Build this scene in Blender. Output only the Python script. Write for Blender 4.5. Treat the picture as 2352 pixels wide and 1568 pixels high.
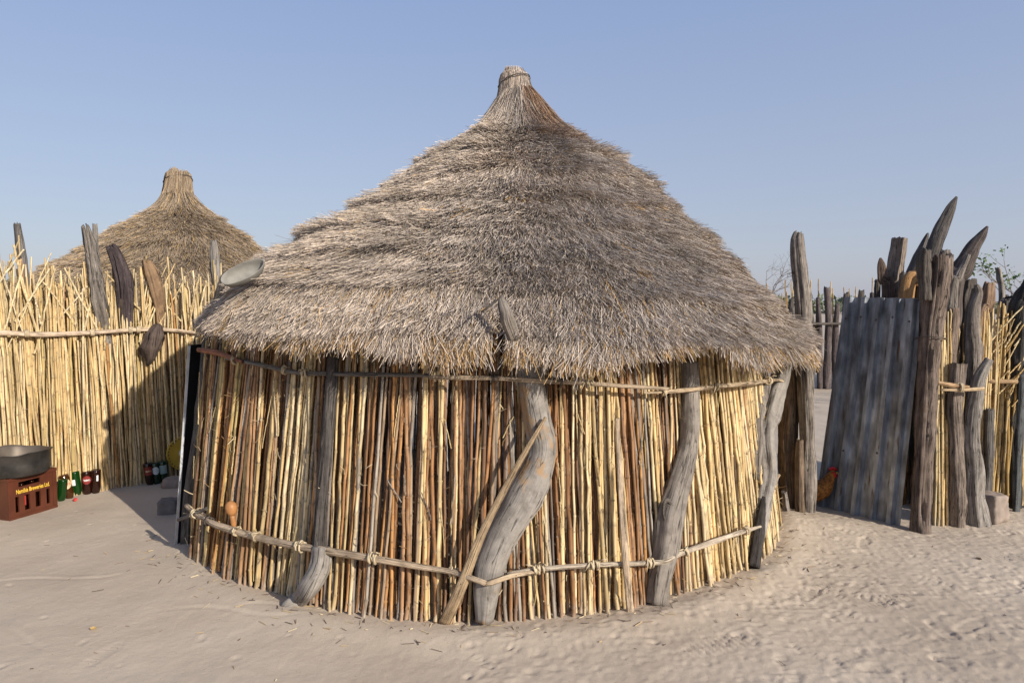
import bpy, bmesh, math, random
import numpy as np
from mathutils import Vector, Matrix, noise as mnoise

for o in list(bpy.data.objects): bpy.data.objects.remove(o)
scene = bpy.context.scene
C = scene.collection
rnd = random.Random(7)
R = math.radians
PI = math.pi

# ------------------------------------------------------------------ camera
EYE = 1.65
PITCH = math.atan((784 - 696) / 1568)
cam_d = bpy.data.cameras.new('camera'); cam_d.lens = 24; cam_d.sensor_width = 36
cam_d.clip_start = 0.05; cam_d.clip_end = 6000
cam = bpy.data.objects.new('camera', cam_d); C.objects.link(cam)
cam.location = (0, 0, EYE); cam.rotation_euler = (PI / 2 - PITCH, 0, 0)
scene.camera = cam
scene.render.resolution_x = 1024; scene.render.resolution_y = 682

# ------------------------------------------------------------------ light
SUN_AZ = Vector((0.70, -0.714)).normalized()      # direction towards the sun, on the ground
SUN_EL = R(24)
world = bpy.data.worlds.new('World'); scene.world = world; world.use_nodes = True
wn = world.node_tree.nodes; wl = world.node_tree.links
sky = wn.new('ShaderNodeTexSky'); sky.sky_type = 'NISHITA'; sky.sun_disc = False
sky.sun_elevation = SUN_EL; sky.sun_rotation = math.atan2(SUN_AZ.x, SUN_AZ.y)
sky.altitude = 1100; sky.air_density = 1.2; sky.dust_density = 3.5; sky.ozone_density = 2.5
haze_mix = wn.new('ShaderNodeMix'); haze_mix.data_type = 'RGBA'; haze_mix.inputs[0].default_value = 0.72      # dusty dry-season air, paler towards the horizon all round
wtc = wn.new('ShaderNodeTexCoord'); wsep = wn.new('ShaderNodeSeparateXYZ'); wl.new(wtc.outputs['Generated'], wsep.inputs[0])
wrmp = wn.new('ShaderNodeValToRGB'); we = wrmp.color_ramp.elements
for p_, c_ in ((0.0, (0.345, 0.355, 0.425)), (0.22, (0.280, 0.322, 0.441)), (0.42, (0.214, 0.281, 0.456)), (1.0, (0.13, 0.20, 0.39))):
    e_ = we[0] if p_ == 0.0 else (we[-1] if p_ == 1.0 else we.new(p_)); e_.color = (*c_, 1)
wmul = wn.new('ShaderNodeVectorMath'); wmul.operation = 'SCALE'; wmul.inputs['Scale'].default_value = 10.6
wl.new(wsep.outputs[2], wrmp.inputs[0]); wl.new(wrmp.outputs[0], wmul.inputs[0]); wl.new(wmul.outputs[0], haze_mix.inputs[7]); wl.new(sky.outputs[0], haze_mix.inputs[6])
wl.new(haze_mix.outputs[2], wn['Background'].inputs[0]); wn['Background'].inputs[1].default_value = 0.10
sun_d = bpy.data.lights.new('sun', 'SUN'); sun_d.energy = 4.0; sun_d.angle = R(0.6); sun_d.color = (1.0, 0.93, 0.83)
sun = bpy.data.objects.new('sun', sun_d); C.objects.link(sun)
sdir = Vector((SUN_AZ.x * math.cos(SUN_EL), SUN_AZ.y * math.cos(SUN_EL), math.sin(SUN_EL)))
sun.rotation_euler = (-sdir).to_track_quat('-Z', 'Y').to_euler(); sun.location = (6, -6, 8)
scene.view_settings.view_transform = 'Standard'; scene.view_settings.look = 'None'
scene.view_settings.gamma = 1.0; scene.view_settings.exposure = 0.5

# ------------------------------------------------------------------ helpers: where a picture point lies in the place
def ray(x, y):
    a = (x - 1176) / 1568; b = (784 - y) / 1568
    return Vector((a, math.cos(PITCH) + b * math.sin(PITCH), -math.sin(PITCH) + b * math.cos(PITCH)))
EYEV = Vector((0, 0, EYE))
def P(x, y, d):
    r = ray(x, y); return EYEV + r * (d / r.y)
def G(x, y, z=0.0):
    r = ray(x, y); return EYEV + r * ((z - EYE) / r.z)
def tag(o, label=None, cat=None, group=None, kind=None):
    if label: o['label'] = label
    if cat: o['category'] = cat
    if group: o['group'] = group
    if kind: o['kind'] = kind
    return o
def empty(name, loc=(0, 0, 0), label=None, cat=None, group=None):
    o = bpy.data.objects.new(name, None); C.objects.link(o); o.location = loc; o.empty_display_size = 0.1
    return tag(o, label, cat, group)
def link(name, me, parent=None, mat=None, world_space=True):
    o = bpy.data.objects.new(name, me); C.objects.link(o)
    if mat and not me.materials: me.materials.append(mat)
    if parent is not None:
        o.parent = parent
        if world_space: o.matrix_parent_inverse = wm(parent).inverted()
    return o
def wm(o):
    m = o.matrix_basis.copy()
    while o.parent is not None:
        m = o.parent.matrix_basis @ o.matrix_parent_inverse @ m if False else (o.parent.matrix_basis @ (o.matrix_parent_inverse @ m))
        o = o.parent
    return m
def mesh(name, verts, faces, smooth=True, uvs=None):
    me = bpy.data.meshes.new(name); me.from_pydata([tuple(v) for v in verts], [], faces)
    if uvs is not None:
        l = me.uv_layers.new(name='UVMap'); l.data.foreach_set('uv', np.asarray(uvs, dtype=np.float32).ravel())
    if smooth: me.polygons.foreach_set('use_smooth', [True] * len(me.polygons))
    me.update(); return me
def np_mesh(name, V, F, smooth=False, col=None):
    """V (n,3), F (m,k) all faces alike; col (n,3) a point colour"""
    me = bpy.data.meshes.new(name); n = len(V); m, k = F.shape
    me.vertices.add(n); me.vertices.foreach_set('co', V.astype(np.float32).ravel())
    me.loops.add(m * k); me.loops.foreach_set('vertex_index', F.astype(np.int32).ravel())
    me.polygons.add(m); me.polygons.foreach_set('loop_start', (np.arange(m) * k).astype(np.int32))
    me.polygons.foreach_set('use_smooth', np.full(m, smooth, dtype=bool))
    me.update(calc_edges=True)
    if col is not None:
        at = me.attributes.new('Col', 'FLOAT_COLOR', 'POINT')
        at.data.foreach_set('color', np.concatenate([col, np.ones((n, 1))], 1).astype(np.float32).ravel())
    return me
def smooth_path(pts, step):
    pts = [Vector(p) for p in pts]
    if len(pts) == 2:
        n = max(2, int((pts[1] - pts[0]).length / step)); return [pts[0].lerp(pts[1], i / n) for i in range(n + 1)], [i / n for i in range(n + 1)]
    out = []; par = []
    for i in range(len(pts) - 1):
        p0 = pts[max(i - 1, 0)]; p1 = pts[i]; p2 = pts[i + 1]; p3 = pts[min(i + 2, len(pts) - 1)]
        if i == 0: p0 = p1 * 2 - p2
        if i == len(pts) - 2: p3 = p2 * 2 - p1
        n = max(1, int((p2 - p1).length / step))
        for k in range(n):
            t = k / n
            out.append(0.5 * ((2 * p1) + (p2 - p0) * t + (2 * p0 - 5 * p1 + 4 * p2 - p3) * t * t + (3 * p1 - p0 - 3 * p2 + p3) * t ** 3)); par.append((i + t) / (len(pts) - 1))
    out.append(pts[-1]); par.append(1.0)
    return out, par
def frames(path):
    T = [(path[min(i + 1, len(path) - 1)] - path[max(i - 1, 0)]).normalized() for i in range(len(path))]
    n = Vector((0, -1, 0)); n = (n - T[0] * n.dot(T[0]))
    if n.length < 0.05: n = Vector((1, 0, 0)) - T[0] * T[0].x
    n.normalize(); out = []
    for t in T:
        n = (n - t * n.dot(t)).normalized(); out.append((n, t.cross(n)))
    return out
def tube(pts, radii, sides=8, step=0.03, rough=0.0, flute=0.0, seed=0.0, jag=0.0, flat=1.0, cap=True, knots=0):
    """swept tube with grain UVs (metres); jag = splintered far end; flat squeezes the second axis"""
    path, par = smooth_path(pts, step)
    n = len(path); rr = np.interp(par, np.linspace(0, 1, len(radii)), radii)
    fr = frames(path); cum = [0.0]
    for i in range(1, n): cum.append(cum[-1] + (path[i] - path[i - 1]).length)
    L = cum[-1]; V = []; F = []; UV = []
    kr = random.Random(int(seed * 1000) + 5); KN = [(kr.uniform(0.06, 0.95) * L, kr.uniform(0, 2 * PI), kr.uniform(0.12, 0.34), kr.uniform(0.25, 0.55)) for _ in range(knots)]
    ends = []
    for j in range(sides):
        a = 2 * PI * j / sides
        e = mnoise.noise(Vector((math.cos(a) * 2.2, math.sin(a) * 2.2, seed + 31))) * 0.5 + 0.5
        e2 = mnoise.noise(Vector((math.cos(a) * 6, math.sin(a) * 6, seed + 77))) * 0.5 + 0.5
        ends.append(L - jag * (0.7 * e + 0.6 * e2))
    for i in range(n):
        p = path[i]; nn, bb = fr[i]
        for j in range(sides):
            a = 2 * PI * j / sides; r = rr[i]; ca = math.cos(a); sa = math.sin(a)
            if rough:
                r *= 1 + rough * mnoise.noise(Vector((ca * 1.1, sa * 1.1, cum[i] * 3.5 + seed))) + 0.5 * rough * mnoise.noise(Vector((ca * 2.5, sa * 2.5, cum[i] * 9 + seed)))
            if flute:
                g = mnoise.noise(Vector((ca * 3.6, sa * 3.6, cum[i] * 1.1 + seed * 2)))
                r *= 1 + flute * (0.35 - min(0.35, abs(g)) * 2.4 * 0.6) * -1 if False else 1 - flute * max(0.0, 0.28 - abs(g)) * 3.0
            for (kv, ka, kamp, kw) in KN:
                dv = (cum[i] - kv) / (rr[i] * kw * 2.4 + 1e-4)
                if abs(dv) < 2.5: da = math.atan2(math.sin(a - ka), math.cos(a - ka)) / kw; e_ = dv * dv + da * da; r *= 1 + kamp * math.exp(-e_) - 0.55 * kamp * math.exp(-e_ * 9)
            q = p + nn * (ca * r * flat) + bb * (sa * r)
            if jag and cum[i] > ends[j]: q = q - (path[i] - path[max(0, i - 1)]).normalized() * (cum[i] - ends[j]) * 0.97
            V.append(q)
    for i in range(n - 1):
        for j in range(sides):
            k = (j + 1) % sides
            F.append((i * sides + j, i * sides + k, (i + 1) * sides + k, (i + 1) * sides + j))
            u0 = j / sides * 2 * PI * max(radii); u1 = (j + 1) / sides * 2 * PI * max(radii)
            UV += [(u0, cum[i]), (u1, cum[i]), (u1, cum[i + 1]), (u0, cum[i + 1])]
    if cap:
        for base, rev, ii in ((0, True, 0), ((n - 1) * sides, False, n - 1)):
            c = Vector((0, 0, 0))
            for j in range(sides): c += V[base + j]
            c /= sides
            if jag and not rev: c = c - (path[-1] - path[-2]).normalized() * jag * 0.35
            V.append(c); ci = len(V) - 1
            for j in range(sides):
                k = (j + 1) % sides
                F.append((base + k, base + j, ci) if rev else (base + j, base + k, ci)); UV += [(0.3 * j / sides, 0), (0.3 * (j + 1) / sides, 0), (0.1, 0.02)]
    return mesh('tube', V, F, True, UV)
def box_mesh(boxes, bevel=0.0):
    bm = bmesh.new()
    for (x0, y0, z0, x1, y1, z1) in boxes:
        vs = [bm.verts.new((x, y, z)) for z in (z0, z1) for (x, y) in ((x0, y0), (x1, y0), (x1, y1), (x0, y1))]
        for f in ((3, 2, 1, 0), (4, 5, 6, 7), (0, 1, 5, 4), (1, 2, 6, 5), (2, 3, 7, 6), (3, 0, 4, 7)): bm.faces.new([vs[i] for i in f])
    if bevel: bmesh.ops.bevel(bm, geom=list(bm.edges), offset=bevel, segments=2, affect='EDGES', profile=0.6)
    me = bpy.data.meshes.new('box'); bm.to_mesh(me); bm.free(); return me
def lathe(prof, sides=28, fn=None):
    V = []; F = []
    for i, (r, z) in enumerate(prof):
        for j in range(sides):
            a = 2 * PI * j / sides; p = Vector((r * math.cos(a), r * math.sin(a), z))
            V.append(fn(p, a, i) if fn else p)
    for i in range(len(prof) - 1):
        for j in range(sides):
            k = (j + 1) % sides; F.append((i * sides + j, i * sides + k, (i + 1) * sides + k, (i + 1) * sides + j))
    return mesh('lathe', V, F, True)

# value noise on arrays
def vnoise(x, y, seed=0):
    xi = np.floor(x).astype(np.int64); yi = np.floor(y).astype(np.int64); fx = x - xi; fy = y - yi
    fx = fx * fx * (3 - 2 * fx); fy = fy * fy * (3 - 2 * fy)
    def h(a, b):
        n = (a * 374761393 + b * 668265263 + seed * 974634777) & 0x7fffffff
        n = ((n ^ (n >> 13)) * 1274126177) & 0x7fffffff
        return ((n ^ (n >> 16)) & 0xffff) / 65535.0
    return (h(xi, yi) * (1 - fx) + h(xi + 1, yi) * fx) * (1 - fy) + (h(xi, yi + 1) * (1 - fx) + h(xi + 1, yi + 1) * fx) * fy
def fbm(x, y, oct=4, seed=0):
    s = 0; a = 0.5; t = 0
    for k in range(oct):
        s = s + a * vnoise(x, y, seed + k); t += a; a *= 0.5; x = x * 2.03 + 11.3; y = y * 2.03 + 5.7
    return s / t

# ------------------------------------------------------------------ materials
def mat_new(name):
    m = bpy.data.materials.new(name); m.use_nodes = True
    nt = m.node_tree; b = nt.nodes['Principled BSDF']; b.inputs['Specular IOR Level'].default_value = 0.25
    return m, nt.nodes, nt.links, b
def ramp(n, stops):
    r = n.new('ShaderNodeValToRGB'); e = r.color_ramp.elements
    while len(e) < len(stops): e.new(0.5)
    for k, (p, c) in enumerate(stops): e[k].position = p; e[k].color = (*c, 1) if len(c) == 3 else c
    return r
def mixc(n, l, kind, fac, a, b):
    m = n.new('ShaderNodeMix'); m.data_type = 'RGBA'; m.blend_type = kind
    for s, v in ((m.inputs[0], fac), (m.inputs[6], a), (m.inputs[7], b)):
        if hasattr(v, 'links') or hasattr(v, 'is_linked'): l.new(v, s)
        elif isinstance(v, (int, float)): s.default_value = v
        else: s.default_value = (*v, 1)
    return m.outputs[2]
def plain(name, col, rough=0.6, metal=0.0, var=0.25, scale=12, spec=0.3, bump=0.0):
    m, n, l, b = mat_new(name)
    tc = n.new('ShaderNodeTexCoord'); ns = n.new('ShaderNodeTexNoise'); ns.inputs['Scale'].default_value = scale; ns.inputs['Detail'].default_value = 6
    l.new(tc.outputs['Object'], ns.inputs['Vector'])
    r = ramp(n, [(0.3, tuple(c * (1 - var) for c in col)), (0.7, tuple(min(1, c * (1 + var)) for c in col))])
    l.new(ns.outputs[0], r.inputs[0]); l.new(r.outputs[0], b.inputs['Base Color'])
    b.inputs['Roughness'].default_value = rough; b.inputs['Metallic'].default_value = metal; b.inputs['Specular IOR Level'].default_value = spec
    if bump:
        bp = n.new('ShaderNodeBump'); bp.inputs['Strength'].default_value = bump; bp.inputs['Distance'].default_value = 0.01
        l.new(ns.outputs[0], bp.inputs['Height']); l.new(bp.outputs[0], b.inputs['Normal'])
    return m
def wood_mat(name, patches=None, contrast=1.0, grainy=1.0):
    """weathered wood: object colour, long grain, drying cracks, insect holes; grain runs with the UVs"""
    m, n, l, b = mat_new(name)
    uv = n.new('ShaderNodeUVMap'); uv.uv_map = 'UVMap'
    oi = n.new('ShaderNodeObjectInfo'); tc = n.new('ShaderNodeTexCoord')
    off = n.new('ShaderNodeVectorMath'); off.operation = 'MULTIPLY_ADD'
    cmb = n.new('ShaderNodeCombineXYZ'); l.new(oi.outputs['Random'], cmb.inputs[2]); l.new(oi.outputs['Random'], cmb.inputs[1])
    l.new(cmb.outputs[0], off.inputs[0]); off.inputs[1].default_value = (0, 7, 40); l.new(uv.outputs[0], off.inputs[2])
    def nz(sx, sy, det=5, rgh=0.6):
        mp = n.new('ShaderNodeMapping'); mp.inputs['Scale'].default_value = (sx, sy, 1); l.new(off.outputs[0], mp.inputs[0])
        t = n.new('ShaderNodeTexNoise'); t.inputs['Detail'].default_value = det; t.inputs['Roughness'].default_value = rgh; t.inputs['Scale'].default_value = 1; l.new(mp.outputs[0], t.inputs[0]); return t.outputs[0]
    grain = nz(140, 6); broad = nz(22, 2.2); crack = nz(34, 1.6, 3, 0.5) if grainy > 0.7 else nz(11, 0.9, 4, 0.6)
    g = ramp(n, [(0.28, (0.55, 0.53, 0.52)), (0.72, (1.35, 1.36, 1.38))]); l.new(grain, g.inputs[0])
    bd = ramp(n, [(0.3, (0.62, 0.60, 0.58)), (0.7, (1.28, 1.28, 1.27))]); l.new(broad, bd.inputs[0])
    c = mixc(n, l, 'MULTIPLY', grainy, oi.outputs['Color'], g.outputs[0])
    mo = n.new('ShaderNodeTexNoise'); mo.inputs['Scale'].default_value = 14; mo.inputs['Detail'].default_value = 7; mo.inputs['Roughness'].default_value = 0.7; l.new(tc.outputs['Object'], mo.inputs[0])
    mr = ramp(n, [(0.32, (0.55, 0.53, 0.50)), (0.5, (1, 1, 1)), (0.68, (1.35, 1.33, 1.30))]); l.new(mo.outputs[0], mr.inputs[0]); c = mixc(n, l, 'MULTIPLY', 0.75, c, mr.outputs[0])
    c = mixc(n, l, 'MULTIPLY', contrast, c, bd.outputs[0])
    if patches:
        pn = n.new('ShaderNodeTexNoise'); pn.inputs['Scale'].default_value = 5.5; pn.inputs['Detail'].default_value = 5; l.new(tc.outputs['Object'], pn.inputs[0])
        pr = ramp(n, [(0.56, (0, 0, 0)), (0.62, (1, 1, 1))]); l.new(pn.outputs[0], pr.inputs[0])
        c = mixc(n, l, 'MIX', pr.outputs[0], c, patches)
    hw_ = 0.015 if grainy > 0.7 else 0.012
    cr = ramp(n, [(0.5 - hw_, (1, 1, 1)), (0.5, (0, 0, 0)), (0.5 + hw_, (1, 1, 1))]); l.new(crack, cr.inputs[0])
    vm = n.new('ShaderNodeMapping'); vm.inputs['Scale'].default_value = (28, 20, 1); l.new(off.outputs[0], vm.inputs[0])
    vo = n.new('ShaderNodeTexVoronoi'); vo.inputs['Scale'].default_value = 1; l.new(vm.outputs[0], vo.inputs[0])
    hole = ramp(n, [(0.05, (0, 0, 0)), (0.09, (1, 1, 1))]); l.new(vo.outputs['Distance'], hole.inputs[0])
    dk = mixc(n, l, 'MULTIPLY', 1.0, cr.outputs[0], hole.outputs[0])
    dk2 = ramp(n, [(0.0, (0.22, 0.2, 0.18)), (1.0, (1, 1, 1))]); l.new(dk, dk2.inputs[0])
    c = mixc(n, l, 'MULTIPLY', 1.0, c, dk2.outputs[0])
    l.new(c, b.inputs['Base Color']); b.inputs['Roughness'].default_value = 0.85
    ht = mixc(n, l, 'MULTIPLY', 1.0, dk, g.outputs[0])
    bp = n.new('ShaderNodeBump'); bp.inputs['Strength'].default_value = 0.9 if grainy > 0.7 else 0.45; bp.inputs['Distance'].default_value = 0.006
    l.new(ht, bp.inputs['Height']); l.new(bp.outputs[0], b.inputs['Normal'])
    return m
def reed_mat(name, per_object):
    m, n, l, b = mat_new(name)
    if per_object:
        oi = n.new('ShaderNodeObjectInfo'); at = n.new('ShaderNodeAttribute'); at.attribute_name = 'tone'
        c = mixc(n, l, 'MULTIPLY', 1.0, oi.outputs['Color'], at.outputs['Color'])
    else:
        at = n.new('ShaderNodeAttribute'); at.attribute_name = 'Col'; c = at.outputs['Color']
    tc = n.new('ShaderNodeTexCoord'); mp = n.new('ShaderNodeMapping'); mp.inputs['Scale'].default_value = (220, 220, 7); l.new(tc.outputs['Object'], mp.inputs[0])
    oi2 = n.new('ShaderNodeObjectInfo'); l.new(oi2.outputs['Location'], mp.inputs[1])
    t = n.new('ShaderNodeTexNoise'); t.inputs['Scale'].default_value = 1; t.inputs['Detail'].default_value = 4; l.new(mp.outputs[0], t.inputs[0])
    r = ramp(n, [(0.3, (0.68, 0.64, 0.60)), (0.55, (1.05, 1.05, 1.03)), (0.75, (1.22, 1.22, 1.2))]); l.new(t.outputs[0], r.inputs[0])
    c = mixc(n, l, 'MULTIPLY', 0.9, c, r.outputs[0])
    # brown leaf-sheath stains in blotches along the stem
    mp2 = n.new('ShaderNodeMapping'); mp2.inputs['Scale'].default_value = (40, 40, 9); l.new(tc.outputs['Object'], mp2.inputs[0]); l.new(oi2.outputs['Location'], mp2.inputs[1])
    t2 = n.new('ShaderNodeTexNoise'); t2.inputs['Scale'].default_value = 1; t2.inputs['Detail'].default_value = 3; l.new(mp2.outputs[0], t2.inputs[0])
    r2 = ramp(n, [(0.60, (1, 1, 1)), (0.72, (0.62, 0.46, 0.33))]); l.new(t2.outputs[0], r2.inputs[0])
    c = mixc(n, l, 'MULTIPLY', 0.8, c, r2.outputs[0])
    ge = n.new('ShaderNodeNewGeometry'); sx = n.new('ShaderNodeSeparateXYZ'); l.new(ge.outputs['Position'], sx.inputs[0])
    dn_ = n.new('ShaderNodeTexNoise'); dn_.inputs['Scale'].default_value = 22; dn_.inputs['Detail'].default_value = 4; l.new(ge.outputs['Position'], dn_.inputs[0])
    ad = n.new('ShaderNodeMath'); ad.operation = 'MULTIPLY_ADD'; ad.inputs[1].default_value = 0.22; l.new(dn_.outputs[0], ad.inputs[0]); l.new(sx.outputs[2], ad.inputs[2])
    dr = ramp(n, [(0.08, (0.55, 0.55, 0.55)), (0.19, (0, 0, 0))]); l.new(ad.outputs[0], dr.inputs[0])
    c = mixc(n, l, 'MIX', dr.outputs[0], c, (0.40, 0.33, 0.26))
    l.new(c, b.inputs['Base Color']); b.inputs['Roughness'].default_value = 0.55; b.inputs['Specular IOR Level'].default_value = 0.3
    bp = n.new('ShaderNodeBump'); bp.inputs['Strength'].default_value = 0.4; bp.inputs['Distance'].default_value = 0.002
    l.new(t.outputs[0], bp.inputs['Height']); l.new(bp.outputs[0], b.inputs['Normal'])
    return m
def straw_mat():
    m, n, l, b = mat_new('thatch_straw')
    at = n.new('ShaderNodeAttribute'); at.attribute_name = 'Col'
    l.new(at.outputs['Color'], b.inputs['Base Color']); b.inputs['Roughness'].default_value = 0.75; b.inputs['Specular IOR Level'].default_value = 0.2
    return m
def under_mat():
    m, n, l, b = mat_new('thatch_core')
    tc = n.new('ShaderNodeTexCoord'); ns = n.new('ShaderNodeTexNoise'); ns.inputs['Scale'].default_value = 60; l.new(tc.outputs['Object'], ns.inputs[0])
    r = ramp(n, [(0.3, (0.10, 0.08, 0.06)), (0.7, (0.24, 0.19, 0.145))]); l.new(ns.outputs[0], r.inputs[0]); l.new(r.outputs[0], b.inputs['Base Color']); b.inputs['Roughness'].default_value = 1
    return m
def sand_mat():
    m, n, l, b = mat_new('sand')
    tc = n.new('ShaderNodeTexCoord')
    def nz(s, d=6, rg=0.6):
        t = n.new('ShaderNodeTexNoise'); t.inputs['Scale'].default_value = s; t.inputs['Detail'].default_value = d; t.inputs['Roughness'].default_value = rg; l.new(tc.outputs['Object'], t.inputs[0]); return t.outputs[0]
    a = ramp(n, [(0.3, (0.430, 0.348, 0.264)), (0.7, (0.545, 0.452, 0.350))]); l.new(nz(1.1, 8), a.inputs[0])
    g = ramp(n, [(0.3, (0.80, 0.80, 0.80)), (0.7, (1.16, 1.16, 1.16))]); l.new(nz(420, 2), g.inputs[0])
    c = mixc(n, l, 'MULTIPLY', 0.8, a.outputs[0], g.outputs[0])
    vo = n.new('ShaderNodeTexVoronoi'); vo.inputs['Scale'].default_value = 26; l.new(tc.outputs['Object'], vo.inputs[0])
    sp = ramp(n, [(0.045, (0.35, 0.3, 0.26)), (0.08, (1, 1, 1))]); l.new(vo.outputs['Distance'], sp.inputs[0])
    c = mixc(n, l, 'MULTIPLY', 0.75, c, sp.outputs[0])
    l.new(c, b.inputs['Base Color']); b.inputs['Roughness'].default_value = 0.95; b.inputs['Specular IOR Level'].default_value = 0.1
    bp = n.new('ShaderNodeBump'); bp.inputs['Strength'].default_value = 0.40; bp.inputs['Distance'].default_value = 0.008
    b2 = n.new('ShaderNodeBump'); b2.inputs['Strength'].default_value = 0.35; b2.inputs['Distance'].default_value = 0.003
    l.new(nz(60, 8, 0.75), bp.inputs['Height']); l.new(nz(300, 3), b2.inputs['Height']); l.new(bp.outputs[0], b2.inputs['Normal']); l.new(b2.outputs[0], b.inputs['Normal'])
    return m
def sheet_mat():
    m, n, l, b = mat_new('galvanised_sheet')
    tc = n.new('ShaderNodeTexCoord')
    def nz(s, sc=(1, 1, 1), d=6):
        mp = n.new('ShaderNodeMapping'); mp.inputs['Scale'].default_value = sc; l.new(tc.outputs['Object'], mp.inputs[0])
        t = n.new('ShaderNodeTexNoise'); t.inputs['Scale'].default_value = s; t.inputs['Detail'].default_value = d; l.new(mp.outputs[0], t.inputs[0]); return t.outputs[0]
    a = ramp(n, [(0.30, (0.15, 0.16, 0.175)), (0.52, (0.30, 0.325, 0.36)), (0.72, (0.50, 0.54, 0.59))]); l.new(nz(11, (1, 1, 0.45), 10), a.inputs[0])
    s = ramp(n, [(0.35, (0.62, 0.60, 0.57)), (0.62, (1.1, 1.1, 1.1))]); l.new(nz(30, (1, 1, 0.12)), s.inputs[0])
    c = mixc(n, l, 'MULTIPLY', 0.8, a.outputs[0], s.outputs[0])
    rs = ramp(n, [(0.63, (0, 0, 0)), (0.70, (1, 1, 1))]); l.new(nz(26, (1, 1, 0.10), 9), rs.inputs[0])
    c = mixc(n, l, 'MIX', rs.outputs[0], c, (0.12, 0.085, 0.06))
    l.new(c, b.inputs['Base Color']); b.inputs['Metallic'].default_value = 0.4
    rr = ramp(n, [(0.3, (0.28, 0.28, 0.28)), (0.7, (0.55, 0.55, 0.55))]); l.new(nz(14), rr.inputs[0]); l.new(rr.outputs[0], b.inputs['Roughness'])
    return m
def glass_mat(name, col):
    m, n, l, b = mat_new(name)
    b.inputs['Base Color'].default_value = (*col, 1); b.inputs['Roughness'].default_value = 0.06; b.inputs['Specular IOR Level'].default_value = 0.6
    b.inputs['Transmission Weight'].default_value = 0.45
    return m
def leaf_mat(name, c0, c1):
    m, n, l, b = mat_new(name)
    g = n.new('ShaderNodeNewGeometry'); r = ramp(n, [(0.0, c0), (1.0, c1)]); l.new(g.outputs['Random Per Island'], r.inputs[0]); l.new(r.outputs[0], b.inputs['Base Color']); b.inputs['Roughness'].default_value = 0.6
    return m
M_WOOD = wood_mat('weathered_wood'); M_WOODP = wood_mat('weathered_wood_termite', (0.33, 0.215, 0.12), 0.5, 0.35); M_BARE = wood_mat('bare_driftwood', None, 0.5, 0.4); M_CANE = wood_mat('split_cane', None, 0.8)
M_REED = reed_mat('reed', True); M_REEDS = reed_mat('reed_bundle', False)
M_STRAW = straw_mat(); M_UNDER = under_mat(); M_SAND = sand_mat(); M_SHEET = sheet_mat()
M_BIND = plain('bark_strip', (0.46, 0.37, 0.24), 0.8, 0, 0.3, 30); M_WIRE = plain('rusty_wire', (0.10, 0.08, 0.065), 0.6, 0.5)
M_BLACK = plain('shade_black_sheet', (0.010, 0.011, 0.013), 0.55, 0, 0.4, 8); M_EDGE = plain('sheet_edge', (0.42, 0.43, 0.44), 0.5, 0.4)

GREY = (0.235, 0.205, 0.175); LGREY = (0.275, 0.248, 0.218); DGREY = (0.115, 0.098, 0.083); BROWN = (0.20, 0.145, 0.10); RUST = (0.36, 0.20, 0.085); MAUVE = (0.13, 0.105, 0.10)
def setcol(o, c, j=0.08):
    k = 1 + rnd.uniform(-j, j); o.color = (c[0] * k, c[1] * k, c[2] * k, 1); return o

# ------------------------------------------------------------------ the ground: one sheet of sand, trodden near the hut
WC = Vector((-0.15, 5.60))                                 # centre of the hut wall
WB = [G(*q) for q in ((405, 1255), (480, 1310), (540, 1340), (640, 1362), (745, 1400), (900, 1422), (1000, 1426), (1180, 1425), (1300, 1415), (1450, 1400), (1530, 1375), (1640, 1340), (1690, 1315), (1745, 1290), (1785, 1208))]
_wp = [(math.atan2(p.y - WC.y, p.x - WC.x), (p.xy - WC).length) for p in WB]
_wa = np.array([-PI] + [a for a, r in _wp] + [0.2, PI]); _wr = np.array([2.30] + [r for a, r in _wp] + [2.20, 2.30])
def wall_r(phi): return float(np.interp(math.atan2(math.sin(phi), math.cos(phi)), _wa, _wr))
LEAN = 0.115
def axis(fine0, fine1, step, far0, far1, g=1.16):
    a = list(np.arange(fine0, fine1, step)); s = step; v = a[-1]
    while v < far1: s *= g; v += s; a.append(v)
    s = step; v = fine0; b = []
    while v > far0: s *= g; v -= s; b.append(v)
    return np.array(b[::-1] + a)
gx = axis(-4.5, 4.5, 0.0115, -2500, 2500, 1.2); gy = axis(2.8, 5.4, 0.0115, -400, 3500, 1.2)
GX, GY = np.meshgrid(gx, gy)
def base_z(X, Y):
    X = np.asarray(X, float); Y = np.asarray(Y, float)
    z = 0.05 * (fbm(X * 0.7 + 40, Y * 0.7 + 40, 2, 3) - 0.5)
    z = z + 0.055 * np.exp(-(((X - 2.25) / 0.45) ** 2 + ((Y - 4.95) / 0.35) ** 2))
    d = np.hypot(X - WC.x, Y - WC.y); z = z + 0.02 * np.exp(-((d - 2.3) / 0.12) ** 2)
    return z
def gz(x, y): return float(base_z(x, y))
Z = base_z(GX, GY)
near = np.exp(-np.maximum(0, np.abs(GX) - 5) ** 2) * np.exp(-np.maximum(0, GY - 8) ** 2 / 8)
Z += near * (0.010 * (fbm(GX * 3.2, GY * 3.2, 3, 11) - 0.5) + 0.003 * (fbm(GX * 11, GY * 11, 3, 12) - 0.5))
busy = 1 / (1 + np.exp(-(GX + 0.1 - 0.25 * (GY - 3)) * 3.0))      # the right side is walked on, the left is swept
ridge = 1 - np.abs(2 * fbm(GX * 6.5, GY * 6.5, 3, 21) - 1)
Z += near * (0.15 + 0.85 * busy) * 0.0035 * (ridge ** 3 - 0.4)
Z += near * 0.004 * (fbm(GX * 45, GY * 45, 2, 31) - 0.5) * (0.5 + busy)
nr = np.random.default_rng(5)
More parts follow.
